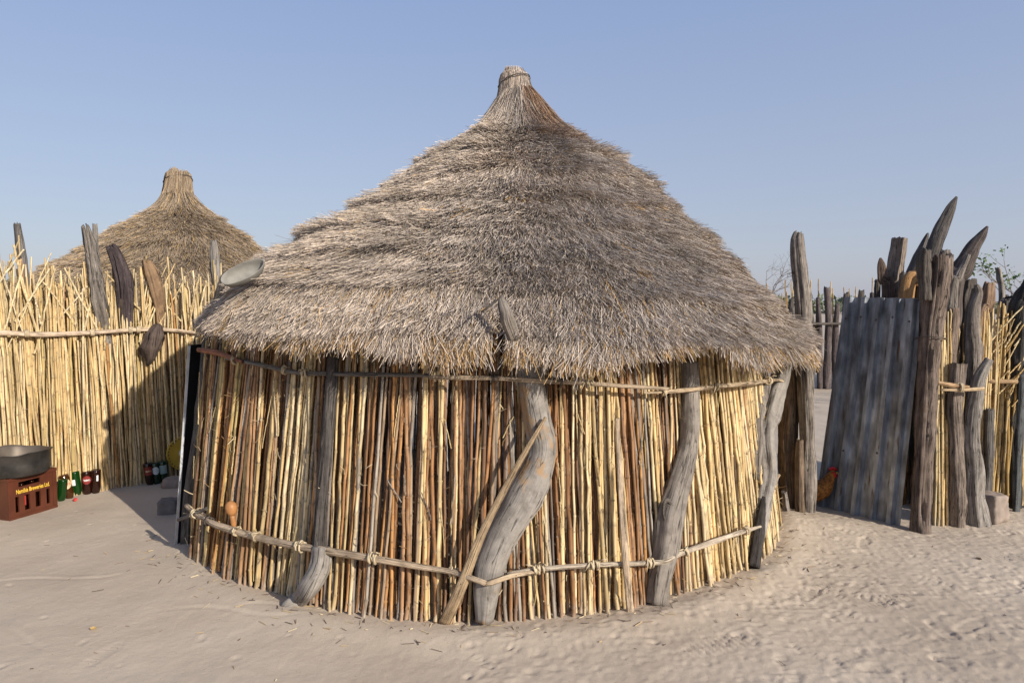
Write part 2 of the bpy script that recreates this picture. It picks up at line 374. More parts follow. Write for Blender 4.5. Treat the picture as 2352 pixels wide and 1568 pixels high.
def stamp(x, y, hw, fn):
    i0, i1 = np.searchsorted(gx, (x - hw, x + hw)); j0, j1 = np.searchsorted(gy, (y - hw, y + hw))
    if i1 - i0 < 2 or j1 - j0 < 2: return
    Z[j0:j1, i0:i1] += fn(GX[j0:j1, i0:i1] - x, GY[j0:j1, i0:i1] - y)
for k in range(170):                                        # shoe prints
    x = nr.uniform(-0.2, 4.6) if k < 166 else nr.uniform(-3, 0); y = nr.uniform(2.7, 4.9)
    if math.hypot(x - WC.x, y - WC.y) < 2.3: continue
    a = nr.choice([0.5, 2.2, -0.6, 1.2]) + nr.normal(0, 0.35); L = nr.uniform(0.115, 0.14); W = L * 0.37; dep = nr.uniform(0.002, 0.0055); fr = nr.uniform(150, 260); tread = nr.random() < 0.65; ph = nr.uniform(0, 6)
    def f(dx, dy):
        u = dx * math.cos(a) + dy * math.sin(a); v = -dx * math.sin(a) + dy * math.cos(a)
        w = W * (1 - 0.22 * np.cos(u / L * 2.2) ** 2 * (u < 0.03))
        e = np.sqrt((u / L) ** 2 + (v / w) ** 2); part = np.clip((fbm((dx + x) * 14, (dy + y) * 14, 2, 91) - 0.36) * 5, 0, 1); ins = part / (1 + np.exp((e - 1) * 20))
        z = -dep * ins + 0.40 * dep * part * np.exp(-((e - 1.15) / 0.14) ** 2)
        if tread: z = z + ins * 0.0019 * np.sign(np.sin(u * fr + 0.4 * np.sin(v * 60 + ph))) * (np.abs(v) < w * 0.8)
        return z
    stamp(x, y, 0.2, f)
for k in range(2300):                                       # toe and hoof pocks
    x = nr.uniform(-0.3, 4.6) if nr.random() < 0.94 else nr.uniform(-4.5, 0); y = nr.uniform(2.65, 5.3)
    s = nr.uniform(0.006, 0.018); dep = nr.uniform(0.002, 0.006); a = nr.uniform(0, PI); el = nr.uniform(1, 2.2)
    def f(dx, dy):
        u = (dx * math.cos(a) + dy * math.sin(a)) / el; v = -dx * math.sin(a) + dy * math.cos(a); e = (u * u + v * v) / (s * s)
        return -dep * np.exp(-e) + 0.25 * dep * np.exp(-(np.sqrt(e) - 1.7) ** 2 * 3)
    stamp(x, y, 0.14, f)
for (cx, cy, a, n) in ((1.75, 3.85, 0.5, 16), (2.1, 3.72, 0.4, 14), (3.3, 4.35, 0.2, 18), (2.9, 3.3, 1.0, 10), (1.0, 3.2, 0.4, 12)):   # rippled tracks
    def f(dx, dy):
        u = dx * math.cos(a) + dy * math.sin(a); v = -dx * math.sin(a) + dy * math.cos(a)
        return 0.005 * np.sin(u * 190) * np.exp(-(u / (n * 0.016)) ** 4) * np.exp(-(v / 0.06) ** 4)
    stamp(cx, cy, 0.5, f)
for k in range(5):                                         # scraped furrows on the swept side
    x0 = nr.uniform(-4.4, 0.5); y0 = nr.uniform(2.7, 4.6); a = nr.uniform(-0.3, 0.8); L = nr.uniform(0.1, 0.4)
    def f(dx, dy):
        u = dx * math.cos(a) + dy * math.sin(a); v = -dx * math.sin(a) + dy * math.cos(a) + 0.05 * np.sin(u * 7)
        return (-0.003 * np.exp(-(v / 0.014) ** 2) + 0.002 * np.exp(-((v - 0.03) / 0.016) ** 2)) * np.exp(-(u / L) ** 4)
    stamp(x0, y0, 0.5, f)
ny, nx = GX.shape
idx = np.arange(ny * nx).reshape(ny, nx)
F = np.stack([idx[:-1, :-1], idx[:-1, 1:], idx[1:, 1:], idx[1:, :-1]], -1).reshape(-1, 4)
gm = np_mesh('sand_ground', np.stack([GX, GY, Z], -1).reshape(-1, 3), F, True)
tag(link('sand_ground', gm, None, M_SAND), 'pale trodden sand yard covered in footprints', None, None, 'structure')

# ------------------------------------------------------------------ reeds
def reed_template(seed, length=1.5, sides=6):
    r_ = random.Random(seed); zs = []; rs = []; tone = []
    z = r_.uniform(0.02, 0.10); r0 = 1.0; zs.append(0); rs.append(1.0); tone.append(0.9)
    it = r_.uniform(0.75, 1.05)
    while z < length - 0.03:
        d = 0.010
        zs += [z - d, z, z + d * 0.7]; bl = r_.uniform(1.18, 1.42); rs += [1.02, bl, 0.98]; tone += [it * 0.95, r_.uniform(0.4, 0.75), it * 0.72]
        it = r_.uniform(0.72, 1.12); zs.append(z + 0.03); rs.append(0.98); tone.append(it)
        z += r_.uniform(0.085, 0.19)
    zs.append(length); rs.append(0.9); tone.append(0.9)
    bx = r_.uniform(-1, 1); by = r_.uniform(-1, 1); ph = r_.uniform(0, 6)
    kz = [z_ for z_, t_ in zip(zs, rs) if t_ > 1.1]; kz = [0.0] + kz + [length]; kx = [r_.gauss(0, 0.0027) for _ in kz]; ky = [r_.gauss(0, 0.0027) for _ in kz]
    V = []; T = []
    for zz, rr, tt in zip(zs, rs, tone):
        ox = 0.012 * bx * math.sin(zz * 2.1 + ph) + float(np.interp(zz, kz, kx)); oy = 0.010 * by * math.sin(zz * 1.7 + ph * 1.3) + float(np.interp(zz, kz, ky))
        taper = 1.05 - 0.22 * zz / length
        for j in range(sides):
            a = 2 * PI * j / sides; V.append((rr * taper * math.cos(a) * 0.0095 + ox, rr * taper * math.sin(a) * 0.0095 + oy, zz)); T.append(tt)
    F = []
    n = len(zs)
    for i in range(n - 1):
        for j in range(sides):
            k = (j + 1) % sides; F.append((i * sides + j, i * sides + k, (i + 1) * sides + k, (i + 1) * sides + j))
    return np.array(V), np.array(F), np.array(T)
TEMPL = [reed_template(100 + i, 1.5 + 0.06 * (i % 5)) for i in range(36)]
TLEN = [1.5 + 0.06 * (i % 5) for i in range(36)]
def templ_mesh(i):
    V, F, T = TEMPL[i]
    me = np_mesh('reed', V, F, True); at = me.attributes.new('tone', 'FLOAT_COLOR', 'POINT')
    tc = np.stack([T, T * 0.96 + 0.0 * T, T * 0.90, np.ones_like(T)], -1); at.data.foreach_set('color', tc.astype(np.float32).ravel()); me.materials.append(M_REED); return me
REED_ME = [templ_mesh(i) for i in range(36)]
YEL = [(0.66, 0.52, 0.30), (0.72, 0.59, 0.36), (0.60, 0.46, 0.25), (0.70, 0.58, 0.38), (0.54, 0.41, 0.22), (0.66, 0.48, 0.24)]
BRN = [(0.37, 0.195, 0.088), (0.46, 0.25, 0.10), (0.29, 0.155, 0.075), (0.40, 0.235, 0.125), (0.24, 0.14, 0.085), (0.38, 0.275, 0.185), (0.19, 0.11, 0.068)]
GRY = [(0.27, 0.235, 0.205), (0.36, 0.32, 0.28), (0.19, 0.16, 0.14)]
OLV = [(0.50, 0.39, 0.175), (0.44, 0.335, 0.15), (0.58, 0.45, 0.22)]
def reed_matrix(b, t, k, thick, spin):
    ax = (t - b); L = ax.length; q = ax.to_track_quat('Z', 'Y')
    return Matrix.Translation(b) @ q.to_matrix().to_4x4() @ Matrix.Rotation(spin, 4, 'Z') @ Matrix.Diagonal((thick, thick, L / TLEN[k], 1))
def add_reed(parent, pinv, b, t, col, thick=1.0):
    k = rnd.randrange(36); o = bpy.data.objects.new('reed', REED_ME[k]); C.objects.link(o); o.parent = parent
    o.matrix_local = pinv @ reed_matrix(b, t, k, thick, rnd.uniform(0, 6.28)); j = rnd.uniform(0.86, 1.12); o.color = (col[0] * j, col[1] * j, col[2] * j, 1)
    return o
def reed_bundle(name, parent, items):
    VV = []; FF = []; CC = []; n = 0
    for (b, t, col, thick) in items:
        k = rnd.randrange(36); V, F, T = TEMPL[k]; m = np.array(reed_matrix(b, t, k, thick, rnd.uniform(0, 6.28)))
        VV.append(V @ m[:3, :3].T + m[:3, 3]); FF.append(F + n); n += len(V); CC.append(T[:, None] * np.array(col)[None])
    me = np_mesh(name, np.concatenate(VV), np.concatenate(FF), True, np.concatenate(CC))
    return tag(link(name, me, parent, M_REEDS), None, None, None, 'stuff')

# ------------------------------------------------------------------ thatched roofs
ROOF = np.array([  # t-row: r right, z right, r left, z left (5.9 m basis)
    (0.15, 3.48, 0.14, 3.48), (0.20, 3.36, 0.19, 3.36), (0.28, 3.24, 0.27, 3.23), (0.50, 3.11, 0.45, 3.10), (0.80, 2.935, 0.76, 2.935), (1.12, 2.715, 1.05, 2.72),
    (1.36, 2.45, 1.36, 2.47), (1.68, 2.13, 1.84, 2.205), (2.00, 1.80, 2.24, 1.94), (2.30, 1.49, 2.48, 1.69), (2.43, 1.31, 2.58, 1.52)])
ROOF[:, [0, 2]] *= 0.95; ROOF[:, [1, 3]] = 1.65 + (ROOF[:, [1, 3]] - 1.65) * 0.95
class Roof:
    def __init__(s, cx, cy, tab, sc=1.0, dz=0.0, tiltx=0.0):
        s.c = (cx, cy); s.tab = tab.copy(); s.sc = sc
        s.tab[:, [0, 2]] *= sc; s.tab[:, [1, 3]] = (s.tab[:, [1, 3]] - 1.4) * sc + 1.4 + dz
        m = (s.tab[:, :2] + s.tab[:, 2:]) / 2; d = np.hypot(np.diff(m[:, 0]), np.diff(m[:, 1])); s.L = d.sum(); s.t = np.concatenate([[0], np.cumsum(d)]) / s.L
    def rz(s, phi, t):
        w = 0.5 - 0.5 * np.cos(phi); te = np.minimum(t, 1)
        f = [np.interp(te, s.t, s.tab[:, k]) for k in range(4)]
        r = f[0] * (1 - w) + f[2] * w; z = f[1] * (1 - w) + f[3] * w
        ex = np.maximum(t - 1, 0) * s.L
        return r + ex * 0.42, z - ex * 0.91
    def pt(s, phi, t):
        r, z = s.rz(phi, t); return np.stack([s.c[0] + r * np.cos(phi), s.c[1] + r * np.sin(phi), z], -1)
    def nrm(s, phi, t):
        e = 0.012; a = s.pt(phi, t + e) - s.pt(phi, t - e); h = np.stack([-np.sin(phi), np.cos(phi), 0 * phi], -1)
        n = np.cross(h, a); n *= np.where(n[..., 2:3] < 0, -1, 1); return n / np.linalg.norm(n, axis=-1, keepdims=True)
    def hit(s, x, y):
        r = ray(x, y); best = None
        for d in np.arange(2.5, s.c[1] + 0.5, 0.01):
            p = EYEV + r * (d / r.y); phi = math.atan2(p.y - s.c[1], p.x - s.c[0]); q = math.hypot(p.x - s.c[0], p.y - s.c[1])
            w = 0.5 - 0.5 * math.cos(phi); rr = s.tab[:, 0] * (1 - w) + s.tab[:, 2] * w; zz = s.tab[:, 1] * (1 - w) + s.tab[:, 3] * w
            if q < rr[-1] and p.z < np.interp(q, rr, zz): return p, phi
        return P(x, y, s.c[1]), -PI / 2
def straw_mesh(name, p0, p1, p2, width, col, rg, straight=False):
    n = len(p0); d = p2 - p0; d /= np.linalg.norm(d, axis=1, keepdims=True)
    rv = rg.normal(size=(n, 3)); w = np.cross(d, rv); w /= np.linalg.norm(w, axis=1, keepdims=True); w *= (width / 2)[:, None]
    if straight:
        V = np.stack([p0 - w, p0 + w, p2 + w * 0.8, p2 - w * 0.8], 1).reshape(-1, 3); cc = np.repeat(col[:, None, :], 4, 1); cc[:, 2:] *= 1.18
        return np_mesh(name, V, np.arange(n * 4).reshape(-1, 4), False, cc.reshape(-1, 3))
    V = np.stack([p0 - w, p0 + w, p1 + w * 0.95, p1 - w * 0.95, p2 + w * 0.75, p2 - w * 0.75], 1).reshape(-1, 3)
    b = (np.arange(n) * 6)[:, None]
    F = np.concatenate([b + np.array([[0, 1, 2, 3]]), b + np.array([[3, 2, 4, 5]])], 1).reshape(-1, 4)
    cc = np.repeat(col[:, None, :], 6, 1); cc[:, 4:] *= 1.18
    return np_mesh(name, V, F, False, cc.reshape(-1, 3))
def ang1(phi, f, seed):                                     # smooth noise round the ring
    return vnoise((phi + PI) * f, np.full_like(phi, seed * 3.7), seed)
def thatch(roof, parent, courses, per_m2, seed, colour, notches=(), eave_len=0.30, back=0.14, inset=0.085, wmul=1.0):
    rg = np.random.default_rng(seed)
    core_t = np.linspace(0, 0.95, 40); ph = np.linspace(-PI, PI, 121)[:-1]; A, T = np.meshgrid(ph, core_t)
    ins = lambda t: inset * np.clip((t - 0.05) / 0.14, 0.15, 1.0)
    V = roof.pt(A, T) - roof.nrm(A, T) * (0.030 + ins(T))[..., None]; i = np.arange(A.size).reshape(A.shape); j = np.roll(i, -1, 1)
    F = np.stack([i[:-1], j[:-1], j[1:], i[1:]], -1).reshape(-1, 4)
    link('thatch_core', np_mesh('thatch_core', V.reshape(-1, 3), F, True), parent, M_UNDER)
    T0 = 0.17; cl = roof.L * (1 - T0) / courses
    for k in range(-1, courses + 2):                         # -1 the collar under the topknot; the last two are the eave fringe
        collar = k == -1; eave = k >= courses; low = k == courses + 1
        t1 = 0.20 if collar else (1.0 if eave else T0 + (1.0 - T0) * (k + 0.45) / courses)
        rm = float(np.mean(roof.rz(np.array([-PI / 2]), np.array([min(t1, 1.0)]))[0]))
        ln = 0.42 if collar else (eave_len * (1.15 if low else 0.9) if eave else cl * 1.6)
        n = int(2 * PI * rm * (0.22 if collar else (eave_len * 0.85 if eave else cl * 1.25)) * per_m2)
        step_ = 0.6 if (collar or eave) else (1.55 if k % 3 == 1 else rg.uniform(0.4, 0.8))   # how proud this course stands
        phi = rg.uniform(-PI, PI, n); keep = (np.sin(phi) < 0.30) | (rg.random(n) < back); phi = phi[keep]; n = len(phi)
        nt = max(10, int(2 * PI * rm / 0.09)); cidx = np.floor((phi + PI) / (2 * PI) * nt + 0.25 * rg.normal(size=n)); ctr = (cidx + 0.5) / nt * 2 * PI - PI
        tl = rg.random(nt + 8)[(cidx.astype(int)) % nt]; tc_ = rg.random(nt + 8)[(cidx.astype(int)) % nt]
        if eave: edge = (ang1(phi, 4, seed + 70) - 0.5) * 0.15 + (ang1(phi, 10, seed + k + 50) - 0.5) * 0.22 + (tl - 0.5) * 0.07 + (0.025 if low else 0.0)
        else: edge = (ang1(phi, 2.2, seed + k) - 0.5) * 0.13 + (ang1(phi, 9, seed + k + 50) - 0.5) * 0.08 + (tl - 0.5) * 0.03
        tt = t1 + edge / roof.L + rg.normal(0, 0.012 if not eave else 0.020, n) / roof.L
        sprd = rg.random(n); tt -= np.where(rg.random(n) < (0.45 if not eave else 0.35), sprd ** 2 * 0.2, sprd * 0.9) * ln / roof.L
        if eave: tt = np.minimum(tt, 1.0 + 0.085 / roof.L + rg.normal(0, 0.012, n)) - 0.045 / roof.L
        L = ln * rg.uniform(0.55, 1.1, n); t0 = np.maximum(tt - L / roof.L, 0.0 if collar else 0.05)
        yaw = rg.normal(0, (0.08 if collar else 0.26), n) + (ang1(phi, 12, seed + 9 + k) - 0.5) * (0.25 if collar else 0.5)
        r1 = roof.rz(phi, tt)[0]; dphi = yaw * (tt - t0) * roof.L / r1 + (ctr - phi) * (0.10 if not eave else 0.55)
        lift = (0.008 + 0.045 * step_ * rg.random(n) ** 1.3) * (0.45 + 1.1 * ang1(phi, 5, seed + k + 5))
        if eave:
            under = rg.random(n) < (0.45 if low else 0.06); lift = lift - (0.045 * rg.random(n) if low else 0)
        lift = lift - ins(tt)
        N0 = roof.nrm(phi, np.maximum(t0, 0.02)); N2 = roof.nrm(phi + dphi, np.clip(tt, 0.02, 0.985)); tm = (t0 + tt) / 2
        p0 = roof.pt(phi, t0) - N0 * (0.015 + ins(t0))[:, None]; p2 = roof.pt(phi + dphi, tt) + N2 * lift[:, None]
        p1 = roof.pt(phi + dphi * 0.4, tm) + roof.nrm(phi, np.clip(tm, 0.02, 0.985)) * ((lift + ins(tt)) * 0.6 - ins(tm) + 0.006 * rg.normal(size=n))[:, None]
        if eave: p2[:, 2] -= 0.02 * rg.random(n)
        stray = rg.random(n) < 0.025; p2 += np.where(stray[:, None], rg.normal(0, 0.03, (n, 3)), 0)
        ok = np.ones(n, bool)
        for (na, nw, ntmin) in notches:
            dd = np.abs(np.angle(np.exp(1j * (phi + dphi * 0.6 - na)))); ok &= ~((dd < nw * (0.75 + 0.5 * rg.random(n))) & (tt > ntmin))
        col = colour(phi, tt, tc_, rg, eave)
        if eave: col = np.where(under[:, None], np.array([0.44, 0.28, 0.12])[None] * rg.uniform(0.5, 1.2, (n, 1)), col)
        wd = rg.uniform(0.0018, 0.0036, n) * wmul
        me = straw_mesh('thatch_course', p0[ok], p1[ok], p2[ok], wd[ok], col[ok], rg, not (eave or collar))
        tag(link('eave_fringe' if eave else ('thatch_collar' if collar else 'thatch_course'), me, parent, M_STRAW), None, None, None, 'stuff')
def topknot(roof, parent, seed, h, tilt, rtop, rneck, colour, twist=0.3, n=9000, hb=0.12):
    rg = np.random.default_rng(seed); phi = rg.uniform(-PI, PI, n)
    z0 = roof.rz(np.array([0.0]), np.array([0.0]))[1][0]
    lay = rg.random(n) ** 0.5
    def at(phi, u, lay):                                     # u 0 = foot of the cap, 1 = cut top
        prof = np.interp(u, [0, 0.16, 0.34, 0.52, 0.72, 0.88, 1.0], [1.10, 1.06, 1.02, 1.02, 1.04, 1.0, 0.74])
        bulge = 1 + 0.26 * (ang1(phi, 1.2, seed) - 0.5) + 0.14 * (ang1(phi, 4, seed + 4) - 0.5)
        r = (rneck * (1 - u) + rtop * u) * prof * bulge * lay
        return np.stack([roof.c[0] + r * np.cos(phi) + tilt[0] * u, roof.c[1] + r * np.sin(phi) + tilt[1] * u, z0 - hb + u * (h + hb)], -1)
    lay = 0.80 + 0.22 * lay
    u0 = rg.uniform(0.0, 0.45, n); ln = rg.uniform(0.35, 0.75, n); u1 = np.minimum(u0 + ln, 0.93 + rg.normal(0, 0.04, n) + 0.30 * (ang1(phi, 0.9, seed + 8) - 0.5))
    sw = twist * (-0.3 + 1.4 * (ang1(phi, 1.0, seed + 2))) + 0.12 * rg.normal(size=n)
    p0 = at(phi, u0, lay); p1 = at(phi + sw * ln * 0.5, (u0 + u1) / 2, lay * 1.01); p2 = at(phi + sw * ln, u1, lay * 1.01)
    flip = rg.random(n) < 0.5; a = np.where(flip[:, None], p2, p0); c = np.where(flip[:, None], p0, p2)
    col = colour(phi, 0.4 + u0 * 0.1, rg.random(n), rg, False)
    me = straw_mesh('topknot', a, p1, c, rg.uniform(0.0026, 0.005, n), col, rg)
    o = tag(link('topknot', me, parent, M_STRAW), None, None, None, 'stuff')
    A, U = np.meshgrid(np.linspace(-PI, PI, 33)[:-1], np.linspace(0, 1.0, 12)); V = at(A, U * 0.86, np.full_like(A, 0.82)); i = np.arange(A.size).reshape(A.shape); j = np.roll(i, -1, 1)
    V = V.reshape(-1, 3); F = [tuple(f) for f in np.stack([i[:-1], j[:-1], j[1:], i[1:]], -1).reshape(-1, 4)]
    V = list(map(tuple, V)); F.append(tuple(int(q) for q in i[-1]))
    link('topknot_core', mesh('topknot_core', V, F, True), o, M_UNDER)
    # two turns of twisted wire
    for u, sl in ((0.62, 0.30),):
        pts = []
        for q in range(37):
            ph_ = np.array([q / 36 * 2 * PI]); uu = np.array([u + sl * math.cos(ph_[0] + 0.6) * 0.5]); pts.append(Vector(at(ph_, uu, np.array([1.06]))[0]))
        link('tie_wire', tube(pts, [0.0045], 5, 0.02), o, M_WIRE)
    return o

def col_main(phi, t, tuft, rg, eave):
    n = len(phi); left = 0.5 - 0.5 * np.cos(phi)
    grey = np.array([0.380, 0.328, 0.282]); tan = np.array([0.415, 0.338, 0.265]); brn = np.array([0.330, 0.262, 0.200]); red = np.array([0.27, 0.15, 0.075])
    w = np.clip(left * 1.3 - 0.25 + 0.5 * (fbm(phi * 2.2, t * 5, 3, 8) - 0.5), 0, 1)[:, None]
    c = grey * (1 - w) + tan * w
    rt = np.clip((np.cos(phi) - 0.45) * 2.0 + 0.8 * (fbm(phi * 4, t * 7, 3, 18) - 0.5), 0, 1)[:, None]; c = c * (1 - rt * 0.75) + brn * rt * 0.75
    pk = np.clip((np.cos(phi + 0.55) - 0.55) * 4, 0, 1) * np.clip((0.30 - t) * 7, 0, 1); pk = (pk * (rg.random(n) < 0.85) * rg.uniform(0.5, 1.0, n))[:, None]; c = c * (1 - pk) + red * pk
    gold = ((rg.random(n) < 0.012) | ((fbm(phi * 9, t * 16, 2, 28) > 0.80) & (rg.random(n) < 0.3)))[:, None]; c = np.where(gold, np.array([0.40, 0.25, 0.10]), c)
    patch = 0.80 + 0.60 * fbm(phi * 2.6 + 9, t * 7 + 3, 4, 58)
    return c * (rg.uniform(0.52, 1.32, (n, 1)) * (0.78 + 0.44 * tuft[:, None]) * patch[:, None])
def col_back(phi, t, tuft, rg, eave):
    n = len(phi); c = np.array([0.32, 0.245, 0.17])[None] * np.ones((n, 1))
    gold = (rg.random(n) < 0.10)[:, None]; c = np.where(gold, np.array([0.45, 0.30, 0.13]), c)
    return c * (rg.uniform(0.55, 1.35, (n, 1)) * (0.8 + 0.4 * tuft[:, None]))

hut = empty('thatched_hut', (WC.x, WC.y, 0), 'large round reed hut with grey thatched cone roof in the middle of the yard', 'hut')
RF = Roof(0.05, 5.60, ROOF)
roof_e = empty('roof', (0.05, 5.6, 1.4)); roof_e.parent = hut; roof_e.matrix_parent_inverse = Matrix.Translation(hut.location).inverted()
_, ph_fork = RF.hit(1140, 770); _, ph_left = RF.hit(497, 715)
thatch(RF, roof_e, 23, 11800, 41, col_main, notches=((ph_fork, 0.022, 0.93), (ph_left + 0.03, 0.030, 0.90)), eave_len=0.32)
topknot(RF, roof_e, 5, 0.125, (-0.030, 0.0), 0.098, 0.148, col_main, 0.6)

def W(x, y, off=0.0):
    """point on the leaning hut wall seen at x, y"""
    r = ray(x, y); lo = None; d = 2.6
    while d < 6.2:
        p = EYEV + r * (d / r.y); phi = math.atan2(p.y - WC.y, p.x - WC.x)
        if math.hypot(p.x - WC.x, p.y - WC.y) <= wall_r(phi) - LEAN * p.z + off: return p
        d += 0.004
    return P(x, y, 4.9)
def wallpt(phi, z, off=0.0):
    r = wall_r(phi) - LEAN * z + off; return Vector((WC.x + r * math.cos(phi), WC.y + r * math.sin(phi), z))
hinv = Matrix.Translation(hut.location).inverted()
# which reeds are pale: read off along the wall, px -> share of pale ones
SHARE = [(410, .55), (470, .55), (500, .35), (560, .45), (600, .4), (615, .85), (690, .8), (700, .15), (740, .1), (750, .95), (805, .9), (815, .2), (880, .3), (960, .2), (985, .85), (1060, .8), (1070, .15), (1170, .1), (1215, .3), (1240, .8), (1262, .8), (1270, .25), (1320, .3), (1335, .92), (1385, .85), (1440, .9), (1460, .2), (1500, .15), (1560, .8), (1590, .95), (1740, .93), (1800, .95)]
def px_of(p): return 1176 + 1568 * p.x / (p.y * math.cos(PITCH) - (p.z - EYE) * math.sin(PITCH))
def wall_col(phi, p):
    x = px_of(p); s = float(np.interp(x, [a for a, _ in SHARE], [b for _, b in SHARE]))
    if x < 1325: s *= 0.82
    if rnd.random() < s: return rnd.choice(OLV if x < 560 and rnd.random() < 0.7 else YEL)
    return rnd.choice(GRY) if rnd.random() < 0.22 else rnd.choice(BRN)
PH0, PH1 = R(-147), R(-4)
for i in range(300):
    phi = PH0 + (PH1 - PH0) * (i + rnd.uniform(-0.3, 1.3)) / 300; o1 = rnd.uniform(-0.012, 0.018)
    b = wallpt(phi, -0.03 + rnd.uniform(0, 0.045), o1 + rnd.uniform(-0.01, 0.015)); b.z += gz(b.x, b.y)
    top = wallpt(phi + rnd.gauss(0, 0.015) + 0.02 * math.sin(phi * 23), rnd.uniform(1.40, 1.52), rnd.uniform(-0.015, 0.015))
    add_reed(hut, hinv, b, top, wall_col(phi, b), rnd.choice((rnd.uniform(0.62, 0.90), rnd.uniform(0.80, 1.1), rnd.uniform(0.95, 1.28))))
items = []
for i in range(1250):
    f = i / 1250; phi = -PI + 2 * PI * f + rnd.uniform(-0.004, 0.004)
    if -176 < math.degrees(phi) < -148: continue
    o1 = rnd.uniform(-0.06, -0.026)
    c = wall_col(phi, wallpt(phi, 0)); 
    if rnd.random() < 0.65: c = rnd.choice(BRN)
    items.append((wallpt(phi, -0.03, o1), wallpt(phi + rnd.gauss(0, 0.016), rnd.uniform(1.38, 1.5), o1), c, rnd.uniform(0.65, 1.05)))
for i in range(60):                                        # thin broken stems and splinters in front
    phi = rnd.uniform(PH0, PH1); z0 = rnd.uniform(0, 1.0); c = rnd.choice(YEL + OLV + GRY)
    b = wallpt(phi, z0, 0.022); items.append((b, wallpt(phi + rnd.gauss(0, 0.014), z0 + rnd.uniform(0.10, 0.35), 0.03), c, rnd.uniform(0.2, 0.4)))
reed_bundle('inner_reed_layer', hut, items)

def shreds(name, parent, n, place, out, seed):
    rg = np.random.default_rng(seed); p0 = np.array([tuple(place(rg)) for _ in range(n)])
    o = np.array([tuple(out(Vector(p))) for p in p0]); d = rg.normal(size=(n, 3)) * np.array([0.35, 0.35, 1.0]); d /= np.linalg.norm(d, axis=1, keepdims=True); L = rg.uniform(0.02, 0.06, n)[:, None]
    p1 = p0 + d * L * 0.5 + o * rg.uniform(0.002, 0.012, (n, 1)); p2 = p0 + d * L + o * rg.uniform(0.0, 0.035, (n, 1)) + rg.normal(0, 0.008, (n, 3))
    col = np.array([(0.62, 0.50, 0.32), (0.45, 0.28, 0.13), (0.55, 0.43, 0.26), (0.30, 0.18, 0.09), (0.40, 0.34, 0.27)])[rg.integers(0, 5, n)] * rg.uniform(0.7, 1.15, (n, 1))
    tag(link(name, straw_mesh(name, p0, p1, p2, rg.uniform(0.002, 0.006, n), col * 0.8, rg), parent, M_STRAW), None, None, None, 'stuff')
shreds('peeling_sheaths', hut, 420, lambda rg: wallpt(rg.uniform(PH0, PH1), rg.uniform(0.02, 1.3), 0.016), lambda p: Vector((p.x - WC.x, p.y - WC.y, 0)).normalized(), 61)
# posts of the hut
def log(name, parent, pts, col, mat=M_WOOD, jag=0.0, rough=0.16, flute=0.34, flat=1.0, sides=26, label=None, step=0.02, knots=5):
    """pts: (point, radius)"""
    me = tube([p for p, r in pts], [r for p, r in pts], sides, step, rough, flute, rnd.uniform(0, 90), jag, flat, True, knots if step < 0.05 else 0)
    o = link(name, me, parent, mat); setcol(o, col)
    if label: o['label'] = label
    return o
def wlog(pix, off, col, **k):
    out = []
    for (x, y, w) in pix:
        p = W(x, y, off); out.append((p, w / 2 / 1568 * p.y))
    return log('post', hut, out, col, **k)
# bent grey post in the middle, its forked head above the eave
pt = lambda x, y, w, d: (P(x, y, d), w / 2 / 1568 * d)
wlog([(1222, 800, 58), (1218, 870, 60), (1232, 960, 66), (1244, 1040, 70), (1205, 1135, 78), (1160, 1215, 78), (1128, 1290, 72), (1118, 1345, 68), (1116, 1385, 56), (1113, 1425, 44)], 0.055, LGREY, mat=M_WOODP, rough=0.11, flute=0.12, label='bent S-shaped grey post with ochre termite patches')
fk, _ = RF.hit(1165, 732); 
f0 = fk + Vector((0, -0.045, 0.0)); q = 1568 / f0.y
log('post_fork', hut, [(f0 + Vector((0.035, 0.06, -0.10)), 0.030), (f0, 0.034), (P(1163, 715, f0.y - 0.01), 0.028), (P(1153, 690, f0.y), 0.018), (P(1150, 677, f0.y + 0.01), 0.005)], GREY, flat=0.55)
log('lashing_stick', hut, [(P(1105, 716, f0.y - 0.03), 0.005), (P(1128, 700, f0.y - 0.03), 0.007), (P(1152, 680, f0.y - 0.02), 0.005)], DGREY, sides=6)
# left of centre: post with shade put into its dark colour, pale root foot
wlog([(770, 800, 30), (761, 900, 31), (750, 1040, 31), (741, 1150, 32), (736, 1225, 36), (735, 1270, 42), (727, 1320, 44)], 0.032, (0.085, 0.075, 0.068), rough=0.1)
b = [W(739, 1255, 0.06), W(734, 1300, 0.07), W(712, 1345, 0.10), G(690, 1375, 0.035), G(664, 1388, 0.02), G(645, 1392, -0.01)]
log('post_root', hut, list(zip(b, [0.045, 0.055, 0.058, 0.045, 0.036, 0.02])), LGREY, mat=M_BARE, rough=0.2, flute=0.2, label='pale grey root foot curling out of the sand')
